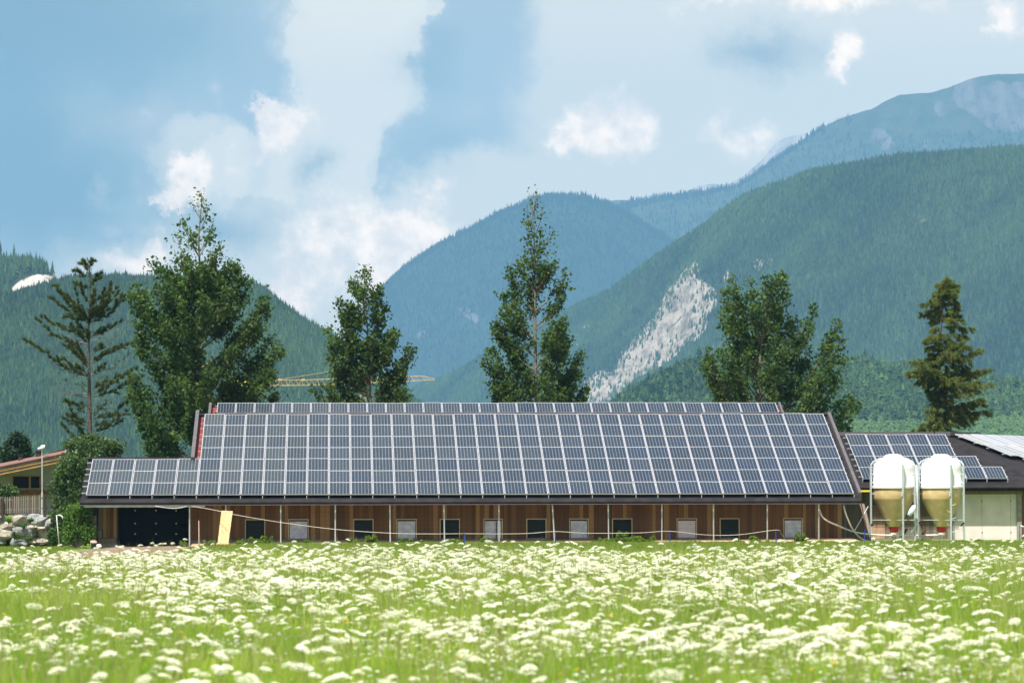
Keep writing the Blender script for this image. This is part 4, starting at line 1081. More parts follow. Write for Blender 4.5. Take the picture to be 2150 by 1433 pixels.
# ---- street lamp on the terrace
lpx = P(89, 940, 176)
LP = thing('lamp_post', 'thin galvanised lamp post with small white head beside the house', 'lamp post', (lpx.x, 176, tz - .05))
rebase(MB().tube([(lpx.x, 176, tz - .05), (lpx.x, 176, P(89, 1034, 176).z)], .055, 8), LP.location).build('pole', MATS['steel'], LP)
rebase(MB().tube([(lpx.x, 176, P(89, 1034, 176).z + .001), (lpx.x - .01, 176, P(89, 940, 176).z)], .032, 8), LP.location).build('upper_pole', MATS['steel'], LP)
a, b = P(84.5, 941, 176), P(94.5, 933.5, 176)
hd = MB(); hd.hexa([(a.x, 175.75, a.z), (b.x - .02, 175.75, a.z + .04), (b.x - .02, 176.15, a.z + .04), (a.x, 176.15, a.z)], [(a.x + .05, 175.8, b.z - .02), (b.x, 175.8, b.z), (b.x, 176.1, b.z), (a.x + .05, 176.1, b.z - .02)])
rebase(hd, LP.location).build('lamp_head', MATS['white_plastic'], LP)

# ---- bent white pole left of the bush
a, b = P(124.5, 1147, 166), P(119, 1081, 166)
WP = tag(MB().tube([a, b, P(126, 1081, 166), P(131, 1084, 166), P(131.5, 1089, 166)], .028, 8).build('bent_pipe', MATS['white_plastic'], None, True), 'thin white pipe with bent top standing in the grass before the bush', 'pipe')
tag(MB().tube([P(69, 1130, 167), P(90, 1150, 167), P(93, 1170, 164)], .02, 6).build('dark_rod', MATS['black']), 'dark thin rod leaning down from the boulder wall into the grass', 'rod')

# ---- leaning board, stakes, fence
bd = [P(455.5, 1151, 167.6), P(478, 1151, 167.6), P(488.5, 1072.5, 168.5), P(465, 1071.5, 168.5)]
off = Vector((0, .018, .006))
ob = MB(); ob.add(bd + [v + off for v in bd], [(0, 1, 2, 3), (7, 6, 5, 4), (0, 4, 5, 1), (1, 5, 6, 2), (2, 6, 7, 3), (3, 7, 4, 0)])
base = (bd[0] + bd[1]) / 2
tag(rebase(ob, base).build('chipboard', MATS['board_osb']), 'tall light wooden board leaning against the wire fence', 'board').location = base
tg = tri = None

POSTS = [(398, 398, 1147.5), (474, 474, 1145), (589.5, 589.5, 1142), (704, 704, 1140), (818.5, 819.5, 1140), (932, 933.5, 1139), (1047.5, 1048, 1139), (1159.6, 1165, 1138), (1277, 1278, 1137), (1389.7, 1389.7, 1137), (1498, 1498.5, 1137), (1611, 1611, 1136), (1719, 1719, 1136)]
FN = thing('mesh_fence', 'wire mesh fence panels on galvanised posts along the barn front', 'fence', (6, 169.0, 0))
FY = 169.0
for a_, b_, yb in POSTS:
    q0, q1 = P(b_, yb + 6, FY), P(a_, 1056, FY)
    q0.z = max(q0.z, -.5)
    po = part(MB().tube([q0, q1], .034, 8), 'post', MATS['steel'], FN)
plain('wire_green', (.016, .024, .018), .5, .3, .2, 9)
for i in range(len(POSTS) - 1):
    if i == 0: xa_, xb_ = P(402, 1, FY).x, P(472, 1, FY).x
    else: xa_, xb_ = P(POSTS[i][0] + 2, 1, FY).x, P(POSTS[i + 1][0] - 2, 1, FY).x
    zb0, zt0 = P(900, 1138, FY).z, P(900, 1073, FY).z
    sag = .0 if i != 6 else -.18
    mb = MB(); n = int((xb_ - xa_) / .05)
    for k in range(n + 1):
        x = xa_ + (xb_ - xa_) * k / n; ds = sag * (1 - k / n)
        mb.box((x - .0019, FY - .05, zb0), (x + .0019, FY - .045, zt0 + ds))
    zs = [zb0 + .02 + j * (zt0 - zb0 - .04) / 7 for j in range(8)]
    for z in zs:
        for dy in (-.056, -.042):
            mb.add([(xa_, FY + dy, z - .002 + (sag if z > .8 else 0)), (xb_, FY + dy, z - .002), (xb_, FY + dy, z + .002), (xa_, FY + dy, z + .002 + (sag if z > .8 else 0))], [(0, 1, 2, 3)])
    rebase(mb, FN.location).build('mesh_panel', MATS['wire_green'], FN)
def stake(px_, yt, yb, Y, m, label, r=.018, lean=0, grp=None, name='stake'):
    a = P(px_, yb, Y); b = P(px_ + lean, yt, Y)
    o = rebase(MB().tube([a - Vector((0, 0, .12)), b], [r, r * .9], 8), a).build(name, MATS[m]); o.location = a
    return tag(o, label, 'stake', grp)
BS = 'blue plastic fence stakes in the grass before the barn'
stake(975.6, 1117, 1147, 162, 'blue_plastic', 'blue fence stake below the dark fifth window of the barn', .022, -.3, BS)
stake(1166, 1113, 1143, 162, 'blue_plastic', 'blue fence stake beside the leaning fence post', .022, 0, BS)
stake(1406, 1113, 1147, 162, 'blue_plastic', 'blue fence stake just left of the plain white-curtained window', .022, .8, BS)
stake(1630.5, 1110, 1145, 162, 'blue_plastic', 'blue fence stake left of the last curtained window', .024, -2.5, BS)
stake(1815, 1111, 1141, 165, 'blue_plastic', 'blue fence stake just left of the left silo', .022, .3, BS)
stake(168.5, 1158, 1180, 118, 'blue_plastic', 'short blue stake in front of the dirt patch at the left', .017, 0, BS)
stake(419, 1162, 1182, 118, 'blue_plastic', 'short tilted blue stake among the flowers left of the leaning board', .017, 4, BS)
stake(2141, 1103, 1136, 170, 'blue_plastic', 'dark blue stake before the concrete wall at the right edge', .02, 0, BS)
stake(418, 1092, 1143, 167, 'pink_plastic', 'pale pink stake standing left of the leaning board', .024, -.5)
stake(548, 1150, 1186, 112, 'pink_plastic', 'thin pale stake in the flowers right of the leaning board', .017, 0)
stake(343, 1151, 1176, 118, 'pink_plastic', 'thin pale stake in the flowers before the dark door', .014, 0)
stake(141, 1151, 1170, 118, 'pink_plastic', 'thin pale stake in the flowers below the bush', .014, 0)
stake(1868, 1144, 1160, 130, 'pink_plastic', 'tiny pale stake in the grass below the left silo', .010, 0)
q = P(959, 1166, 118); fl = rebase(MB().tube([q - Vector((0, 0, .3)), P(960, 1154, 118)], .008, 5).add([P(954, 1150, 118), P(962, 1154, 118), P(963, 1163, 118), P(958, 1158, 118)], [(0, 1, 2, 3)]), q).build('marker_flag', MATS['red_paint']); fl.location = q
tag(fl, 'small red flag on a thin stick in the flowers left of the middle', 'flag')
# rope from the eave down along the stakes
def rope(name, label, pxs, r, m, sub=5):
    pts = [P(x, y, Y) for x, y, Y in pxs]; out = []
    for i in range(len(pts) - 1):
        p0 = pts[max(i - 1, 0)]; p1 = pts[i]; p2 = pts[i + 1]; p3 = pts[min(i + 2, len(pts) - 1)]
        for k in range(sub):
            t = k / sub; out.append(.5 * ((2 * p1) + (-p0 + p2) * t + (2 * p0 - 5 * p1 + 4 * p2 - p3) * t * t + (-p0 + 3 * p1 - 3 * p2 + p3) * t ** 3))
    out.append(pts[-1]); b = out[0].copy()
    o = rebase(MB().tube(out, r, 6), b).build(name, MATS[m], None, True); o.location = b; return tag(o, label, 'rope' if 'rope' in name else 'cable' if 'cable' in name else 'hose')
rope('rope', 'long thin pale rope sagging from the barn eave to the first blue stake', [(402, 1062, 168.7), (450, 1070, 168), (489, 1079, 167), (590, 1096, 166), (704, 1110.5, 164), (819, 1118.5, 162.8), (900, 1120, 162), (975, 1119.5, 161.97)], .012, 'rope')
rope('rope', 'pale rope strung between the blue stakes across the barn front', [(976, 1119.5, 161.97), (1050, 1120, 162), (1110, 1119, 162), (1166, 1115, 161.97), (1230, 1118.5, 162), (1340, 1118, 162), (1406, 1114.5, 161.97), (1480, 1122, 162), (1550, 1122, 162), (1629, 1112, 161.97), (1640, 1120, 162.5), (1652, 1136, 164)], .012, 'rope')
rope('cable', 'thin white cable looping under the gutter above the dark door', [(325, 1061, 168.68), (340, 1064, 168.6), (362, 1066.5, 168.6), (380, 1065, 168.6), (392, 1062, 168.68)], .012, 'white_plastic')
rope('cable', 'thick white feed tube curving from the last fence post to the silo outlets', [(1720, 1068, 169.2), (1726, 1083, 169.2), (1738, 1093, 169.3), (1765, 1105, 170), (1793, 1116, 171), (1830, 1121.5, 172), (1870, 1123, 172.3), (1930, 1123.2, 172.4), (1980, 1122, 172.4)], .038, 'white_plastic')
rope('cable', 'second white tube hanging from the barn eave and running to the left silo base', [(1771, 1060, 169.2), (1776, 1078, 169.2), (1785, 1100, 169.5), (1793, 1115, 170.2), (1804, 1127, 170.8), (1817, 1134.5, 171), (1834, 1137, 171.2)], .036, 'white_plastic')
rope('hose', 'black corrugated hose curving on the ground below the left silo', [(1834, 1137, 171.2), (1860, 1137.5, 171.2), (1882, 1133, 171.3), (1896, 1123, 171.5), (1903, 1110, 171.6)], .05, 'black')
rope('cable', 'thin pale cord running diagonally up to the shed eave left of the silo', [(1793, 1115, 170.3), (1806, 1093, 172), (1823, 1062, 175)], .018, 'white_plastic')
LOGS = 'poles leaning against the shed wall left of the silo'
def lean(x0, y0, x1, y1, Y0, Y1, r, m, label):
    a, b = P(x0, y0, Y0), P(x1, y1, Y1); a.z = min(a.z, .0)
    tag(rebase(MB().tube([a, (a + b) / 2 + Vector((.03, 0, 0)), b], [r, r, r * .8], 8), a).build('pole', MATS[m]), label, 'pole', LOGS).location = a
lean(1822, 1133, 1802, 1046, 174, 175.4, .055, 'pole_wood', 'lighter leaning wooden pole nearest the barn corner')
lean(1828, 1134, 1812, 1058, 174.2, 175.5, .09, 'plank_grey', 'thicker grey leaning log beside the lighter pole')
q = P(1806, 1032, 174.8); tag(MB().box((q.x, 174.7, q.z), (P(1820, 1, 174.8).x, 174.78, q.z + .085)).build('marker_strip', MATS['sign_yellow']), 'small yellow and orange strip hanging under the shed eave', 'marker')
# net hung on the shed boards
x0, x1 = P(1824, 1, YC - .2).x, P(2000, 1, YC - .2).x; z0, z1 = P(1, 1096, YC - .2).z, P(1, 1058, YC - .2).z
nm = MB(); k = 0; x = x0
while x < x1: nm.box((x, YC - .22, z0 + .08 * math.sin(x * 2)), (x + .012, YC - .212, z1)); x += .075
z = z0 + .06
while z < z1: nm.box((x0, YC - .23, z), (x1, YC - .222, z + .012)); z += .075
nb_ = ((x0 + x1) / 2, YC - .2, z0)
plain('net_brown', (.16, .09, .06), .9, 0, .2, 9)
tag(rebase(nm, nb_).build('netting', MATS['net_brown']), 'brown square netting hung along the shed wall behind the silos', 'net').location = nb_
# pale gateway tube at the right edge
tag(MB().tube([P(2142, 1103, 171), P(2149, 1105, 171), P(2156, 1112, 171), P(2158, 1136, 171)], .03, 8).build('bent_tube', MATS['steel'], None, True), 'bent galvanised tube at the right edge beside the dark stake', 'tube')
# loose items at the barn corner
def lump(px_, py_, Y, sx, sz, m, label, cat='stone'):
    me = STONES[int(px_) % 6].copy(); me.materials.clear(); me.materials.append(MATS[m])
    q = P(px_, py_, Y); o = link('stone', me); o.location = q; o.scale = (sx, .25, sz); return tag(o, label, cat)
lump(196.5, 1137, 167.5, .30, .14, 'pink_plastic', 'reddish pale stone lying at the barn corner')
lump(208, 1146, 167.3, .24, .2, 'concrete', 'pale stone lying just right of the reddish stone at the barn corner')
lump(486, 1141, 169.5, .34, .3, 'tarp', 'black bundled sheet on the ground behind the leaning board', 'bundle')

# dirt before the door and bare strip at the wall foot
def strip(name, pts, m, dz, z=0):
    V = []; c = Vector((sum(p[0] for p in pts) / len(pts), sum(p[1] for p in pts) / len(pts), 0))
    V = [(x, y, GZ(x, y) + dz + (z if y > 170 else 0)) for x, y in pts]
    o = MB().add(V, [tuple(range(len(V)))]).build(name, MATS[m]); o['kind'] = 'structure'
xg0, xg1 = P(160, 1, 160).x, P(392, 1, 160).x
n = 24; fr = [(xg0 - 1 + (xg1 - xg0 + .8) * i / n, 131 + 9 * mnoise.noise((i * .5, 1, 1)) - 1.5 * math.sin(i)) for i in range(n + 1)]
strip('dirt_patch', fr + [(xg1 + .0, 167.5), (xg1, 171.2), (gx0, 171.2), (xg0 + 1, 168)], 'dirt', .05)
n = 60; fr = [(gx1 + .2 + (wr - gx1 + .3) * i / n, 167.4 + .8 * mnoise.noise((i * .33, 4, 1))) for i in range(n + 1)]
strip('bare_soil', fr + [(wr + .4, 170.65), (gx1 + .2, 170.65)], 'sand', .045, .13)

# ---- crane far behind
CY = 800.0
CR = thing('tower_crane', 'yellow lattice tower crane standing far behind the trees on the left', 'crane', (P(762, 1, CY).x, CY, 0))
cx_ = P(762, 1, CY).x
def cp(px_, py_, dy=0): return P(px_, py_, CY + dy)
mb = MB(); zt_ = P(762, 800, CY).z
for sx in (-.6, .6):
    for sy in (-.6, .6): mb.box((cx_ + sx - .06, CY + sy - .06, 0), (cx_ + sx + .06, CY + sy + .06, zt_))
for k in range(int(zt_ / 1.3)):
    z = k * 1.3
    for s in (-1, 1):
        mb.tube([(cx_ - .6 * s, CY - .6, z), (cx_ + .6 * s, CY - .6, z + 1.3)], .045, 4, 0, False); mb.tube([(cx_ - .6, CY + .6 * s, z), (cx_ - .6, CY - .6 * s, z + 1.3)], .045, 4, 0, False)
rebase(mb, CR.location).build('mast', MATS['crane_yellow'], CR)
mb = MB()
bot = lambda x: ip(x, [(480, 810.5), (640, 808.5), (700, 807), (830, 801.5), (912, 797)])
top = lambda x: ip(x, [(480, 798), (640, 797.5), (700, 795), (830, 791.5), (886, 789), (912, 795)])
for dy in (-.5, .5): mb.tube([cp(x, bot(x), dy) for x in (482, 560, 640, 700, 780, 845, 912)], .085, 5)
mb.tube([cp(x, top(x)) for x in (482, 560, 640, 700, 780, 845, 886, 912)], .085, 5)
x = 484; k = 0
while x < 902:
    a, b = cp(x, bot(x), -.5 if k % 2 else .5), cp(x + 5.5, top(x + 5.5))
    mb.tube([a, b, cp(x + 11, bot(x + 11), -.5)], .045, 4, 0, False); x += 11; k += 1
rebase(mb, CR.location).build('jib', MATS['crane_yellow'], CR)
mb = MB(); mb.tube([(cx_ - .5, CY, zt_), cp(762, 768)], .09, 5); mb.tube([(cx_ + .5, CY, zt_), cp(762, 768)], .09, 5)
rebase(mb, CR.location).build('tower_head', MATS['crane_yellow'], CR)
mb = MB(); mb.tube([cp(762, 768), cp(845, 791)], .04, 4); mb.tube([cp(762, 768), cp(590, 796)], .04, 4); rebase(mb, CR.location).build('tie_bar', MATS['crane_yellow'], CR)
for xx in (588, 637): rebase(MB().box(tuple(cp(xx - 3.5, 799, -.3)), tuple(cp(xx + 3.5, 794.5, .3))), CR.location).build('trolley', MATS['crane_yellow'], CR)
sg = rebase(MB().box(tuple(cp(480, 810, -.75)), tuple(cp(521, 798, -.7))), CR.location).build('sign_board', MATS['sign_yellow'], CR)
xx = 489
for h_, w_ in ((5, 1.2), (5, 3), (5, 1.2), (5, 3), (5, 2.5), (5, 1.2), (5, 2.5)):
    rebase(MB().box(tuple(cp(xx, 806.5, -.80)), tuple(cp(xx + w_, 801.5, -.76))), CR.location).build('letter', MATS['sign_dark'], sg); xx += w_ + 1.6
rebase(MB().box(tuple(cp(521.5, 810, -.5)), tuple(cp(528, 800, .5))), CR.location).build('counterweight', MATS['concrete'], CR)

# ================================================================== TREES
def leaves(C, size, up=.3, quad=1.0):
    """leaf quads (two triangles folded on the midrib) at centres C"""
    n = len(C); a = RNG.normal(size=(n, 3)); a /= np.linalg.norm(a, axis=1)[:, None]
    nrm = RNG.normal(size=(n, 3)); nrm[:, 2] += up; nrm -= (nrm * a).sum(1)[:, None] * a; nrm /= np.linalg.norm(nrm, axis=1)[:, None]
    b = np.cross(a, nrm); s = (size * RNG.uniform(.45, 1.45, n))[:, None]
    V = np.stack([C - a * s * .55, C + b * s * .42 * quad + nrm * s * .1, C + a * s * .6, C - b * s * .42 * quad + nrm * s * .1], 1).reshape(-1, 3)
    F = np.arange(4 * n).reshape(n, 4)
    return V, F
def needles(C, D, length, width):
    """thin pointed blades at centres C along D"""
    n = len(C); D = D / (np.linalg.norm(D, axis=1)[:, None] + 1e-9); r = RNG.normal(size=(n, 3)); b = np.cross(D, r); b /= (np.linalg.norm(b, axis=1)[:, None] + 1e-9)
    L = (length * RNG.uniform(.6, 1.3, n))[:, None]
    V = np.stack([C - b * width, C + b * width, C + D * L], 1).reshape(-1, 3)
    return V, np.arange(3 * n).reshape(n, 3)
def curve(p0, p1, p2, n):
    t = np.linspace(0, 1, n)[:, None]; return (1 - t) ** 2 * p0 + 2 * t * (1 - t) * p1 + t * t * p2
def arr(v): return np.array(tuple(v))

def broadleaf(name, label, Y, trunk, tips, nleaf, extra=20, leafsize=.15, mat_leaf='leaf_poplar', mat_bark='bark_pale', rise=.9, clump=.34, sparse_top=None, group=None, tr=.16, dens_pow=1.0, upw=.35):
    T = [P(x, y, Y) for x, y in trunk]; T[0].z = min(T[0].z, -.1)
    base = Vector((T[0].x, Y, 0)); t = thing(name, label, 'tree', base, 0, group)
    tb = MB(); h = T[-1].z
    tb.tube(T, [max(.02, tr * (1 - q.z / (h * 1.02)) ** .8) for q in T], 8)
    tp = sorted([(arr(q)) for q in T], key=lambda q: q[2]); zs = [q[2] for q in tp]
    def at(z): return np.array([np.interp(z, zs, [q[0] for q in tp]), np.interp(z, zs, [q[1] for q in tp]), z])
    limbs = []
    for (x, y, *w) in tips:
        p = P(x, y, Y + RNG.normal(0, .7)); limbs.append((arr(p), w[0] if w else 1.0))
    ex = []
    for k in range(extra):
        p, w = limbs[RNG.integers(len(limbs))]; c = at(p[2]); r = abs(p[0] - c[0]) * RNG.uniform(.35, 1.0) + .1; a = RNG.uniform(0, 6.28)
        ex.append((np.array([c[0] + r * math.cos(a), c[1] + r * math.sin(a), p[2] - abs(RNG.normal(0, .5))]), w))
    anchors = []; wts = []
    for p, w in limbs + ex:
        hd = math.hypot(p[0] - at(p[2])[0], p[1] - at(p[2])[1])
        z0 = max(1.2, p[2] - rise * hd - RNG.uniform(.3, 1.0)); s = at(z0); L = np.linalg.norm(p - s)
        mid = (s + p) / 2 + np.array([(p[0] - s[0]) * .18, (p[1] - s[1]) * .18, -.10 * L])
        c = curve(s, mid, p, 8)
        tb.tube([Vector(q) for q in c], [max(.008, .05 * (1 - i / 8.5) * min(1.6, L / 3)) for i in range(8)], 5, 0, False)
        ns = int(3 + L * 5)
        for k in range(ns):
            f = RNG.uniform(.22, 1.0) ** .8; q = c[min(7, int(f * 7))] + (c[min(7, int(f * 7) + 1)] - c[min(7, int(f * 7))]) * ((f * 7) % 1)
            out = (q - at(q[2])); out[2] = 0; out = out / (np.linalg.norm(out) + .2)
            d = RNG.normal(size=3) * .55 + out * .55 + np.array([0, 0, .75]); d /= np.linalg.norm(d)
            ln = RNG.uniform(.25, .85) * (1.15 - .75 * f) * min(1.3, .5 + L / 4) * 1.15
            e = q + d * ln
            if RNG.random() < .35: tb.tube([Vector(q), Vector(e)], [.012, .005], 4, 0, False)
            for m in range(max(1, int(ln / .16))):
                anchors.append(q + (e - q) * (m + .6) / max(1, int(ln / .16))); wts.append(w)
        anchors.append(p); wts.append(w); anchors.append(c[6]); wts.append(w); anchors.append(c[7] + np.array([0, 0, .1])); wts.append(w)
    A = np.array(anchors); W = np.array(wts); W = W / W.sum()
    idx = RNG.choice(len(A), nleaf, p=W)
    C = A[idx] + RNG.normal(size=(nleaf, 3)) * clump * .42
    V, F = leaves(C, leafsize, upw)
    V = V - arr(base)
    link('crown', tri_mesh('crown', V, F, MATS[mat_leaf]), t)
    rebase(tb, base).build('trunk', MATS[mat_bark], t, True)
    return t

broadleaf('poplar_tree', 'tallest, broadest leafy tree, rising behind the left end of the solar roof', 206,
          [(406, 1060), (410, 900), (416, 800), (419, 700), (421, 600), (417, 500), (423, 430), (423, 406)],
          [(324, 552), (283, 600), (279, 625), (287, 680), (300, 640), (292, 720), (278, 790), (276, 820), (300, 870), (302, 903), (313, 930), (340, 920), (285, 850), (345, 600), (370, 575), (395, 555),
           (350, 570), (482, 556), (497, 563), (522, 597), (510, 580), (555, 633), (561, 657), (540, 690), (567, 716), (583, 736), (560, 760), (571, 785), (577, 833), (545, 825), (520, 835), (450, 560), (465, 590), (380, 620), (430, 560, .7), (340, 660), (500, 640),
           (380, 458, .22), (370, 494, .22), (367, 528, .22), (404, 420, .1), (437, 441, .1), (431, 418, .1), (461, 513, .3), (445, 480, .3), (392, 470, .2), (450, 540, .4), (395, 500, .3), (423, 405, .08), (380, 760), (330, 780), (480, 750), (520, 760), (360, 860), (440, 850)],
          50000, 58, .165, tr=.20, rise=.8, clump=.42)
broadleaf('alder_tree', 'smaller leafy tree between the big left tree and the middle of the roof', 210,
          [(776, 1060), (778, 850), (774, 745), (770, 664), (766, 600), (764, 563)],
          [(738, 592), (752, 610), (713, 636), (722, 660), (735, 640), (730, 700), (693, 697), (694, 730), (710, 720), (700, 760), (665, 822), (690, 815), (705, 790), (798, 604), (790, 640), (806, 648), (797, 680), (823, 697),
           (815, 720), (859, 738), (848, 760), (843, 790), (847, 818), (850, 840), (830, 800), (764, 565, .3), (770, 585, .4), (758, 600, .5), (740, 760), (800, 760), (670, 838), (720, 840), (780, 700)],
          21000, 30, .16, tr=.12, rise=.8, clump=.38)
broadleaf('alder_tree', 'slender leafy tree with sparse bare-twigged top in the middle of the picture', 212,
          [(1126, 1060), (1125.5, 841), (1124, 663), (1122, 540), (1121, 470), (1120, 404)],
          [(1107, 434, .10), (1142, 430, .07), (1163, 482, .10), (1108, 462, .12), (1112, 408, .04), (1128, 405, .03), (1104, 500, .2), (1140, 480, .12), (1150, 500, .12), (1171, 522, .12), (1068, 560, .5), (1074, 590, .6), (1086, 556, .5), (1100, 540, .5),
           (1057, 624, .8), (1060, 660), (1041, 681), (1050, 700), (1017, 757), (1035, 740), (1045, 770), (1037, 826), (1048, 810), (1189, 575, .4), (1185, 600, .5), (1175, 632, .6), (1165, 560, .4), (1150, 560, .4), (1183, 668, .8), (1178, 700), (1191, 717), (1185, 745), (1215, 742),
           (1219, 782), (1205, 770), (1229, 818), (1226, 838), (1200, 820), (1130, 520, .3), (1135, 590, .5), (1110, 600, .6), (1060, 838), (1090, 760), (1160, 780), (1100, 700), (1150, 700)],
          23000, 30, .16, tr=.13, rise=.9, clump=.36)
broadleaf('poplar_tree', 'broad dark many-stemmed leafy tree behind the right end of the solar roof', 208,
          [(1592, 1060), (1590, 866), (1594, 780), (1600, 702), (1612, 640), (1625, 600)],
          [(1538, 583), (1524, 615), (1545, 610), (1518, 662), (1530, 640), (1550, 650), (1560, 690), (1611, 585), (1605, 610), (1575, 620), (1590, 640), (1642, 576), (1650, 600), (1651, 620), (1640, 650), (1625, 620), (1710, 652), (1700, 690), (1686, 678), (1670, 700), (1757, 678),
           (1745, 700), (1766, 717), (1750, 735), (1772, 756), (1740, 770), (1730, 800), (1746, 806), (1720, 790), (1487, 735), (1495, 760), (1483, 774), (1500, 800), (1520, 790), (1516, 740), (1530, 760), (1792, 836), (1775, 850), (1796, 858), (1760, 845), (1757, 896), (1740, 880), (1720, 850), (1510, 838), (1550, 820), (1680, 760), (1640, 740), (1540, 700), (1700, 740)],
          31000, 38, .165, tr=.17, rise=1.25, clump=.36, mat_leaf='leaf_poplar')
def conifer(name, label, Y, sc_, ox, oy, trunk, branches, nn, mat_n, droop, group=None, extra=14, tuft=.2, tr=.16, spread=.16):
    cv = lambda x, y, Yq=Y: P(ox + x / sc_, oy + y / sc_, Yq)
    T = [cv(x, y) for x, y in trunk]; T[0].z = min(T[0].z, -.1); base = Vector((T[0].x, Y, 0)); t = thing(name, label, 'tree', base, 0, group)
    tb = MB(); bare = MB(); h = T[-1].z; tb.tube(T, [max(.015, tr * (1 - q.z / (h * 1.03)) ** .9) for q in T], 8)
    tp = sorted([arr(q) for q in T], key=lambda q: q[2]); zs = [q[2] for q in tp]
    def at(z): return np.array([np.interp(z, zs, [q[0] for q in tp]), np.interp(z, zs, [q[1] for q in tp]), z])
    Cs = []; Ds = []
    full = []
    for br in branches:
        dens = 1.0
        if isinstance(br[-1], (int, float)): dens = br[-1]; br = br[:-1]
        dy = RNG.normal(0, .5); n = len(br); full.append(([arr(cv(x, y, Y + dy * i / (n - 1))) for i, (x, y) in enumerate(br)], dens))
    for k in range(extra):
        b, d = full[RNG.integers(len(full))]; c0 = at(b[0][2]); a = RNG.uniform(0, 6.28); s = RNG.uniform(.5, .95)
        nb = []
        for q in b:
            r = abs(q[0] - c0[0]) * s; nb.append(np.array([c0[0] + r * math.cos(a), c0[1] + r * math.sin(a), q[2] + 0 * r]))
        sh = RNG.uniform(-.5, .5); nb = [q + np.array([0, 0, sh]) for q in nb]; full.append((nb, d))
    for b, dens in full:
        L = sum(np.linalg.norm(b[i + 1] - b[i]) for i in range(len(b) - 1)); m = max(6, int(L / .22)); s = np.linspace(0, len(b) - 1, m)
        c = np.stack([np.interp(s, range(len(b)), [q[k] for q in b]) for k in range(3)], 1); c[1:] += RNG.normal(0, .025, (m - 1, 3))
        (tb if dens > .3 else bare).tube([Vector(q) for q in c], [max(.007, .042 * (1 - i / m) * min(1.3, L / 3)) for i in range(m)], 5, 0, False)
        for i in range(1, m):
            f = i / m; nt = 3 if dens > .3 else 2
            for k in range(nt):
                d = c[i] - c[i - 1]; d /= np.linalg.norm(d) + 1e-9
                side = np.cross(d, [0, 0, 1]) * RNG.choice([-1, 1]); v = d * .6 + side * RNG.uniform(.1, .9) + np.array([0, 0, (RNG.uniform(-1, .1) if droop else RNG.uniform(-.25, .55))])
                v /= np.linalg.norm(v); ln = RNG.uniform(.15, .5) * (1.15 - .7 * f) * ((1.45 if droop else 1) if dens > .3 else .9) * min(1, .4 + L / 3)
                e = c[i] + v * ln
                if dens <= .3 or k == 0: (tb if dens > .3 else bare).tube([Vector(c[i]), Vector(e)], [.008, .004], 3, 0, False)
                if dens > 0:
                    q = int(nn * dens * (.35 + ln) * 2); u = RNG.random((q, 1))
                    C = c[i] + (e - c[i]) * u + RNG.normal(0, .02, (q, 3)); D = RNG.normal(size=(q, 3)) * .6 + v + np.array([0, 0, -.5 if droop else .25])
                    Cs.append(C); Ds.append(D)
    # leader
    zt = h; C = np.array([at(z) for z in RNG.uniform(h * .88, h, 160)]) + RNG.normal(0, .04, (160, 3)); Cs.append(C); Ds.append(RNG.normal(size=(160, 3)) + np.array([0, 0, .5]))
    C = np.concatenate(Cs); D = np.concatenate(Ds); V, F = needles(C, D, tuft, .017)
    link('crown', tri_mesh('crown', V - arr(base), F, MATS[mat_n]), t)
    rebase(tb, base).build('trunk', MATS['bark'], t, True)
    if bare.v: rebase(bare, base).build('bare_branches', MATS['twig_bare'], t, True)
    return t
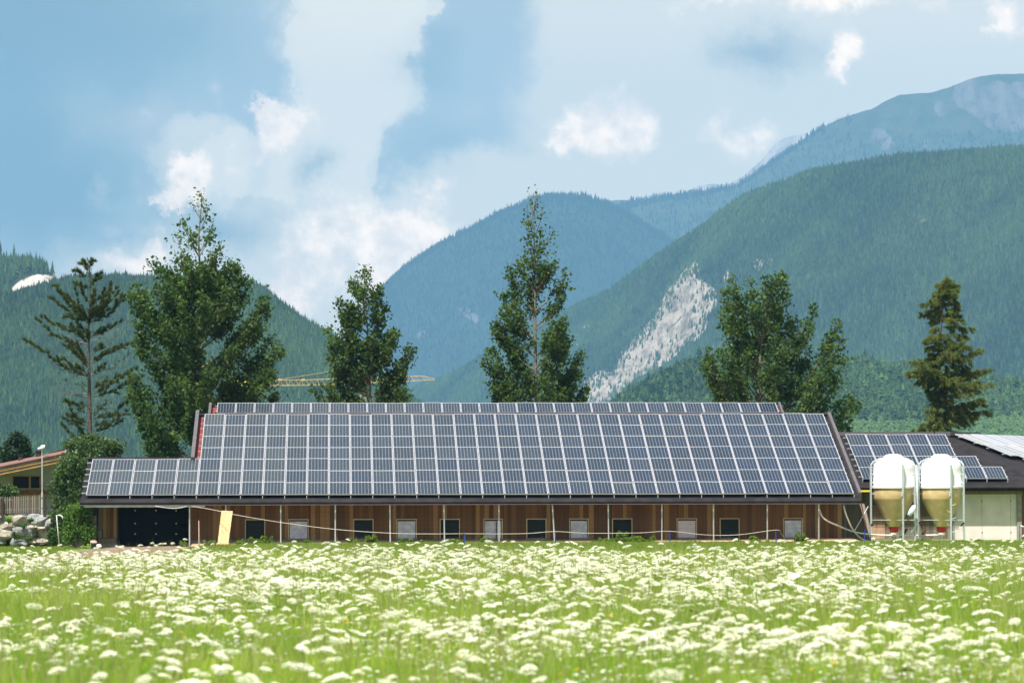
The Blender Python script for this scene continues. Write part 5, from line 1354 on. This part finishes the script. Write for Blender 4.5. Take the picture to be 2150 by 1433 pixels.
conifer('larch_tree', 'thin open larch with long upcurved branches and dead twigs at the far left', 200, 3.58, 40, 530,
        [(530, 1750), (535, 1400), (530, 1100), (525, 850), (522, 600), (528, 450), (535, 250), (530, 100), (515, 40)],
        [[(530, 185), (470, 165), (415, 138)], [(530, 285), (470, 250), (428, 235)], [(535, 215), (575, 190), (605, 160)], [(535, 245), (575, 215), (607, 195)], [(530, 120), (490, 95), (460, 90)], [(532, 110), (545, 80), (560, 60)], [(530, 150), (500, 110), (480, 60)], [(515, 400), (490, 320), (470, 250)],
         [(520, 480), (400, 370), (268, 250)], [(520, 500), (420, 420), (300, 300)], [(515, 610), (370, 450), (250, 340)], [(525, 510), (440, 490), (350, 485)], [(530, 400), (610, 350), (640, 290)], [(530, 485), (620, 420), (690, 250)], [(530, 490), (640, 410), (735, 312)], [(535, 525), (680, 465), (785, 340)], [(535, 500), (700, 420), (770, 330)],
         [(520, 640), (350, 572), (175, 492)], [(515, 640), (440, 595), (400, 570)], [(515, 830), (440, 720), (370, 660), (250, 620), (140, 500)], [(515, 800), (440, 700), (400, 690)], [(510, 840), (390, 800), (260, 720), .0], [(515, 690), (300, 640), (110, 590), .05], [(515, 925), (320, 850), (180, 740), (50, 655)], [(515, 915), (400, 850), (300, 790)],
         [(515, 920), (330, 880), (240, 830), .04], [(515, 1080), (370, 1040), (220, 930), .05], [(515, 1085), (300, 1050), (205, 1020), .0], [(515, 1000), (440, 990), (330, 960), .1], [(515, 1160), (440, 1150), (330, 1150), .1], [(515, 1145), (440, 1140), (370, 1120)], [(520, 1300), (420, 1285), (355, 1250)], [(500, 1390), (400, 1370), (330, 1290)],
         [(515, 1210), (460, 1200), (420, 1220), .3], [(540, 625), (640, 595), (745, 530)], [(540, 640), (600, 610), (660, 560)], [(545, 665), (700, 600), (825, 540), .0], [(545, 770), (660, 690), (800, 600), .08], [(545, 745), (600, 720), (620, 700)], [(545, 830), (700, 740), (875, 670)], [(545, 820), (640, 770), (760, 700)], [(545, 920), (700, 860), (860, 740), .12],
         [(545, 925), (600, 880), (640, 850)], [(560, 1082), (700, 1050), (800, 990), (920, 940)], [(550, 1020), (700, 960), (870, 870)], [(560, 1060), (650, 1020), (760, 950)], [(560, 1100), (690, 1112), .05], [(555, 1250), (700, 1230), (830, 1100)], [(555, 1240), (600, 1190), (640, 1180), .3], [(555, 1305), (680, 1290), (810, 1200)], [(555, 1355), (640, 1320), (760, 1270)], [(560, 1170), (620, 1150), (680, 1130), .3]],
        30, 'needle_larch', False, extra=26, tuft=.17, tr=.17)
conifer('spruce_tree', 'narrow golden green conifer with drooping boughs at the far right', 204, 3.98, 1900, 560,
        [(262, 2000), (270, 1370), (280, 1200), (287, 1000), (295, 700), (305, 420), (325, 230), (370, 170), (415, 118)],
        [[(345, 205), (320, 200), (300, 215)], [(325, 250), (290, 225), (265, 222)], [(310, 310), (230, 290), (160, 305)], [(305, 380), (220, 372), (152, 388)], [(380, 165), (410, 160), (425, 170)], [(350, 200), (390, 195), (420, 215)], [(330, 250), (390, 250), (430, 290)], [(315, 300), (380, 300), (432, 305)], [(308, 350), (390, 345), (430, 350)],
         [(305, 400), (390, 395), (455, 400)], [(302, 440), (390, 440), (460, 450)], [(302, 440), (270, 430), (240, 420)], [(300, 500), (430, 495), (535, 512)], [(300, 510), (260, 520), (235, 525)], [(300, 560), (410, 560), (505, 575)], [(300, 570), (250, 575), (225, 590)], [(300, 610), (230, 600), (178, 612)], [(298, 640), (400, 640), (480, 640)], [(298, 660), (230, 665), (188, 680)],
         [(298, 700), (420, 690), (520, 660)], [(296, 730), (250, 730), (215, 735)], [(295, 740), (410, 740), (500, 745)], [(295, 780), (470, 770), (622, 688)], [(292, 820), (420, 830), (545, 800)], [(292, 860), (170, 810), (88, 782)], [(290, 860), (400, 870), (500, 850)], [(290, 905), (150, 860), (58, 880)], [(290, 940), (180, 930), (118, 955)], [(290, 880), (200, 870), (120, 840)],
         [(288, 935), (480, 890), (682, 848)], [(288, 950), (420, 930), (560, 890)], [(285, 1000), (450, 985), (698, 972)], [(285, 1010), (400, 1010), (580, 1000)], [(285, 985), (230, 980), (180, 970)], [(283, 1060), (240, 1040), (190, 1035)], [(283, 1080), (430, 1065), (600, 1040), .5], [(280, 1150), (330, 1120), (370, 1110)], [(280, 1172), (440, 1157), (590, 1105), (640, 1130)],
         [(278, 1180), (240, 1180), (208, 1190)], [(275, 1260), (450, 1215), (688, 1208)], [(275, 1240), (420, 1190), (560, 1150)], [(272, 1300), (430, 1290), (570, 1262)], [(275, 1250), (350, 1250), (440, 1280)], [(270, 1345), (160, 1345), (85, 1365)], [(270, 1330), (200, 1320), (150, 1320)], [(270, 1350), (330, 1360), (380, 1365)]],
        60, 'needle_fresh', True, extra=52, tuft=.22, tr=.15)

# shrubs and low trees
def bush(name, label, px_, ybot, Y, blobs, nleaf, m, size, cat='bush', ground=None, group=None):
    base = P(px_, ybot, Y); 
    if ground is not None: base.z = ground
    t = thing(name, label, cat, base, 0, group); tb = MB(); Cs = []; tot = sum(b[2] * b[3] for b in blobs)
    for (x, y, rx, ry) in blobs:
        c = P(x, y, Y + RNG.normal(0, .3)); k = Y / FPX; n = int(nleaf * rx * ry / tot)
        d = RNG.normal(size=(n, 3)); d /= np.linalg.norm(d, axis=1)[:, None]; r = RNG.random(n)[:, None] ** .4
        # lobes: pull leaves to random sprig directions
        sp = RNG.normal(size=(26, 3)); sp /= np.linalg.norm(sp, axis=1)[:, None]; sp[:, 2] = np.abs(sp[:, 2]) * .9 + .1 * sp[:, 2]
        w = sp[RNG.integers(26, size=n)] * RNG.uniform(.55, 1.12, 26)[RNG.integers(26, size=n)][:, None]
        q = np.where(RNG.random((n, 1)) < .55, w * r + d * .17, d * r * .9)
        Cs.append(arr(c) + q * np.array([rx * k, min(rx, ry) * k, ry * k]))
        for s in sp[:7]: tb.tube([Vector(base), Vector((base + c) / 2 + Vector((RNG.normal(0, .1), 0, 0))), Vector(arr(c) + s * .75 * np.array([rx * k, ry * k, ry * k]))], [.035, .02, .006], 5, 0, False)
    C = np.concatenate(Cs); C = C[C[:, 2] > base.z + .02]; V, F = leaves(C, size, .5, .75)
    link('crown', tri_mesh('crown', V - arr(base), F, MATS[m]), t); rebase(tb, base).build('trunk', MATS['bark'], t)
    return t
bush('willow_bush', 'tall grey-green willow bush behind the left end of the barn roof', 180, 1140, 178.5,
     [(170, 990, 55, 60), (215, 945, 48, 32), (160, 940, 30, 28), (130, 1035, 34, 50), (180, 1060, 50, 60), (140, 1000, 30, 45), (240, 950, 20, 20), (195, 925, 30, 18), (125, 1090, 25, 40)], 15000, 'leaf_bush', .13, ground=-.2)
bush('leafy_bush', 'bright green bush growing against the left corner of the barn', 160, 1145, 169.4,
     [(165, 1095, 36, 42), (150, 1120, 26, 26), (185, 1120, 22, 26), (175, 1070, 24, 20)], 6500, 'leaf_bright', .11, ground=-.2)
bush('yew_tree', 'dark rounded evergreen tree behind the house roof at the far left', 33, 1040, 215, [(35, 950, 34, 40), (20, 960, 26, 30), (50, 962, 24, 28), (36, 925, 20, 20)], 12000, 'yew', .14, 'tree', ground=1.2)
bush('garden_bush', 'olive green bush before the house window above the picket fence', 15, 1060, 179, [(12, 1030, 24, 18), (-10, 1034, 24, 20), (30, 1034, 12, 12)], 3200, 'leaf_bush', .11, ground=tz - .05)
bush('leafy_bush', 'low dark bush in shade between the boulder wall and the bright bush', 118, 1140, 171.6, [(116, 1105, 14, 34), (112, 1125, 16, 20)], 2500, 'leaf_bush', .1, ground=-.2)
for i, (x, y, w_, h_) in enumerate(((64, 1092, 9, 5), (50, 1103, 9, 6), (32, 1122, 12, 8), (75, 1104, 8, 6), (60, 1130, 14, 4), (18, 1092, 8, 5), (88, 1138, 12, 5))):
    bush('wall_plant', ('small plant rooted in the boulder wall under the fence rail', 'plant tuft between the top boulders left of the lamp post', 'leafy tuft between the tan and grey boulders', 'creeper over the right tan boulder', 'low plant above the bottom boulders',
         'grass tuft at the left fence post foot', 'low plant at the foot of the right-hand boulder')[i], x, y + h_, TY - .35, [(x, y, w_, h_)], 260, 'leaf_bright', .06, 'plant', None, 'plants growing in the boulder wall')
# weeds along the fence foot
WD = 'weeds along the foot of the wire fence'
weeds = [(780, 1131, 13, 12, 'tall bright weed below the dark third window'), (742, 1137, 12, 8, 'low weed clump left of the tall bright weed'), (1318, 1130, 30, 13, 'broad yellow-green weed bush below the dark window right of the leaning post'), (1350, 1134, 24, 9, 'right wing of weeds beside the broad weed bush'),
         (1260, 1137, 26, 8, 'greyish thistly weeds left of the broad weed bush'), (1583, 1134, 10, 9, 'pointed bright weed below the last dark window'), (1680, 1130, 12, 11, 'bright weed climbing before the last curtained window'), (1600, 1138, 18, 6, 'low weeds right of the pointed weed'), (520, 1138, 22, 9, 'dense weeds right of the leaning board'),
         (560, 1136, 16, 10, 'weed tuft below the first dark window'), (440, 1141, 14, 7, 'weeds just left of the leaning board'), (640, 1140, 24, 6, 'low weeds below the first curtained window'), (1020, 1137, 16, 9, 'weeds below the curtained window with a dark strap'), (960, 1139, 16, 7, 'weeds at the foot of the blue stake'),
         (385, 1143, 8, 9, 'small bright weed at the door jamb'), (850, 1138, 14, 7, 'weeds below the second curtained window'), (1720, 1139, 30, 7, 'weed band at the last fence post'), (1800, 1141, 26, 6, 'weeds at the foot of the white tubes'), (1930, 1138, 30, 8, 'weeds between the two silos'), (1890, 1139, 20, 6, 'weeds under the left silo'),
         (2040, 1138, 26, 6, 'low weeds along the concrete wall'), (2110, 1140, 24, 5, 'weeds at the right end of the concrete wall'), (1550, 1138, 22, 6, 'weeds below the dark window near the barn end'), (900, 1140, 20, 6, 'low weeds below the dark fifth window'), (1460, 1139, 14, 5, 'low weeds below the plain white curtain')]
for x, y, rx, ry, lb in weeds:
    bush('weed', lb, x, y + ry, 166.8 if x < 1760 else 170.4, [(x, y + ry * .3, rx, ry * .6)] + [(x + rx * rp.uniform(-.95, .95), y - ry * rp.uniform(-.5, .75), rx * rp.uniform(.06, .22) + 1.5, ry * rp.uniform(.3, .75)) for _ in range(9)], int(rx * ry * 6) + 60, 'weed_leaf', .085, 'weed', None, WD)

# ================================================================== MEADOW
def grass_src(name, seed, n, h, spread, m, wdt=.006):
    r = np.random.default_rng(seed); V = []; F = []
    for i in range(n):
        x, y = r.normal(0, spread, 2); a = r.uniform(0, 6.28); l = h * r.uniform(.5, 1.15); b = r.uniform(.1, .5) * l
        dx, dy = math.cos(a), math.sin(a); px_, py_ = -dy * wdt, dx * wdt; o = len(V)
        V += [(x - px_, y - py_, 0), (x + px_, y + py_, 0), (x + dx * b * .35 + px_ * .9, y + dy * b * .35 + py_ * .9, l * .6), (x + dx * b * .35 - px_ * .9, y + dy * b * .35 - py_ * .9, l * .6), (x + dx * b, y + dy * b, l)]
        F += [(o, o + 1, o + 2), (o, o + 2, o + 3), (o + 3, o + 2, o + 4)]
    return source(name, tri_mesh(name, np.array(V), np.array(F), MATS[m]))
GR = [grass_src('grass_tuft', s, 34, .52, .11, 'grass', .007) for s in (1, 2, 3)]
GS = [grass_src('short_tuft', s, 24, .075, .12, 'grass_short', .007) for s in (5, 6)]
def umbel_src(name, seed, heads, R0, hgt, petal='petal', dot=.0074, nd=34, flat=.25):
    r = np.random.default_rng(seed); mb = MB()
    for k in range(heads):
        a = r.uniform(0, 6.28); q = 0 if heads == 1 else r.uniform(.02, .17); cx, cy = q * math.cos(a), q * math.sin(a); h = hgt * r.uniform(.72, 1.05) ; rr = R0 * r.uniform(.7, 1.2)
        mb.tube([(cx * .2, cy * .2, 0), (cx * .5, cy * .5, h * .55), (cx, cy, h - rr * .7)], [.005, .004, .003], 3, 1, False)
        tx, ty = r.normal(0, .16, 2)
        for d in range(nd):
            u = math.sqrt((d + .5) / nd); an = d * 2.39996; x, y = rr * u * math.cos(an), rr * u * math.sin(an)
            z = h - flat * rr * u * u * 1.6 + x * tx + y * ty + r.normal(0, rr * .05)
            mb.add([(cx + x, cy + y, z + dot * .5)] + [(cx + x + dot * 1.25 * r.uniform(.7, 1.2) * math.cos(t), cy + y + dot * 1.25 * r.uniform(.7, 1.2) * math.sin(t), z - dot * .25) for t in (0, 1.26, 2.5, 3.77, 5.03)],
                   [(0, 1, 2), (0, 2, 3), (0, 3, 4), (0, 4, 5), (0, 5, 1)])
            if d % 3 == 0: mb.add([(cx, cy, h - rr * .75), (cx + x + .0015, cy + y, z), (cx + x - .0015, cy + y, z)], [(0, 1, 2)], 1)
    # feathery leaves
    for k in range(7):
        a = r.uniform(0, 6.28); z = hgt * r.uniform(.15, .6); L = r.uniform(.1, .22)
        for j in range(5):
            b = a + r.uniform(-.5, .5); x0_, y0_ = L * .3 * j / 5 * math.cos(a), L * .3 * j / 5 * math.sin(a)
            mb.add([(x0_, y0_, z), (x0_ + L * math.cos(b), y0_ + L * math.sin(b), z + r.uniform(0, .06)), (x0_ + L * .6 * math.cos(b + .35), y0_ + L * .6 * math.sin(b + .35), z + .02)], [(0, 1, 2)], 1)
    return source(name, mb.mesh(name, [MATS[petal], MATS['stem']]))
UM = [umbel_src('umbel', 1, 3, .048, .70, nd=30), umbel_src('umbel', 2, 2, .060, .78, nd=40), umbel_src('umbel', 3, 5, .034, .60, nd=16), umbel_src('umbel', 4, 1, .078, .76, nd=60, flat=.1), umbel_src('umbel', 7, 4, .030, .52, nd=14, flat=.5),
      umbel_src('umbel', 8, 1, .050, .66, nd=30), umbel_src('umbel', 10, 6, .026, .48, nd=12)]
DA = [umbel_src('daisy', 5, 5, .015, .50, 'petal_white', .010, 7), umbel_src('daisy', 6, 8, .014, .46, 'petal_white', .010, 6)]
YE = [umbel_src('buttercup', 8, 2, .016, .55, 'petal_yellow', .010, 6)]
PK = [umbel_src('knapweed', 9, 2, .018, .50, 'petal_pink', .010, 7)]
def field(n, y0, y1, margin=1.12):
    y = np.sqrt(RNG.random(n) * (y1 * y1 - y0 * y0) + y0 * y0)
    u = RNG.uniform(-1075 * margin, 1075 * margin, n) + 1075
    x = (u - 702) / FPX * y * 1.0
    return x, y
def gzn(x): t = np.clip((-2.0 - x) / 7.0, 0, 1); return -0.20 * t * t * (3 - 2 * t)
def far_edge(x): return 93 + 7 * np.array([mnoise.noise((q * .35, 2, 2)) for q in x])
def put(name, x, y, variants, s0, s1, label, sink=0.0, tilt=.05):
    n = len(x); z = gzn(x) * np.clip((y - 60) / 30, 0, 1) - sink; s = RNG.uniform(s0, s1, n)
    rot = np.stack([RNG.normal(0, tilt, n), RNG.normal(0, tilt, n), RNG.random(n) * 6.28], 1)
    scatter(name, np.stack([x, y, z], 1), np.stack([s, s, s * RNG.uniform(.85, 1.15, n)], 1), rot, RNG.integers(len(variants), size=n), variants, label)
x, y = field(66000, 21, 101, 1.22); put('meadow_grass', x, y, GR, .75, 1.3, 'tall bright green meadow grass')
x, y = field(42000, 97, 172, 1.15)
dm = ~((y > 129) & (y < 172) & (x > xg0 - .6) & (x < xg1 + .2)) & ~((y > 167.2) & (x > gx1)) ; dm |= RNG.random(len(x)) < .03
put('short_grass', x[dm], y[dm], GS, .8, 1.5, 'short mown grass between the meadow and the barn')
x, y = field(40000, 22, 110, 1.25)
nz = fbm2(x, y, .11, 3.0); fe = far_edge(x)
dens = np.clip(.11 + 1.75 * nz + .17 * np.clip((y - 40) / 22, -.9, 1), .02, .9)
dens = dens * np.clip((104 - y) / 22, .12, 1); k = (RNG.random(len(x)) < dens) & (y < fe + 6); put('umbel_flowers', x[k], y[k], UM, .7, 1.35, 'cream white umbel flowers filling the meadow')
x, y = field(9000, 22, 48, 1.2); nz = fbm2(x, y, .3, 9.0); k = (nz > .12); put('daisies', x[k], y[k], DA, .9, 1.2, 'small white flowers in the near meadow')
SG = [grass_src('seed_grass', s_, 9, .85, .10, 'seed_stem', .0035) for s_ in (11, 12)]
HB = [grass_src('herb', s_, 26, .42, .13, 'herb_leaf', .018) for s_ in (13, 14)]
x, y = field(9000, 22, 97, 1.22); put('seed_grasses', x, y, SG, .8, 1.2, 'thin pale seed grasses standing in the meadow', tilt=.12)
x, y = field(9000, 22, 97, 1.22); k = fbm2(x, y, .22, 5.0) > .02; put('herb_leaves', x[k], y[k], HB, .7, 1.3, 'darker broad leaved herbs among the meadow grass')
x, y = field(900, 22, 95, 1.2); put('buttercups', x, y, YE, .9, 1.3, 'scattered yellow flowers in the meadow')
x, y = field(260, 22, 60, 1.2); put('pink_flowers', x, y, PK, .9, 1.2, 'few pink flowers in the meadow')
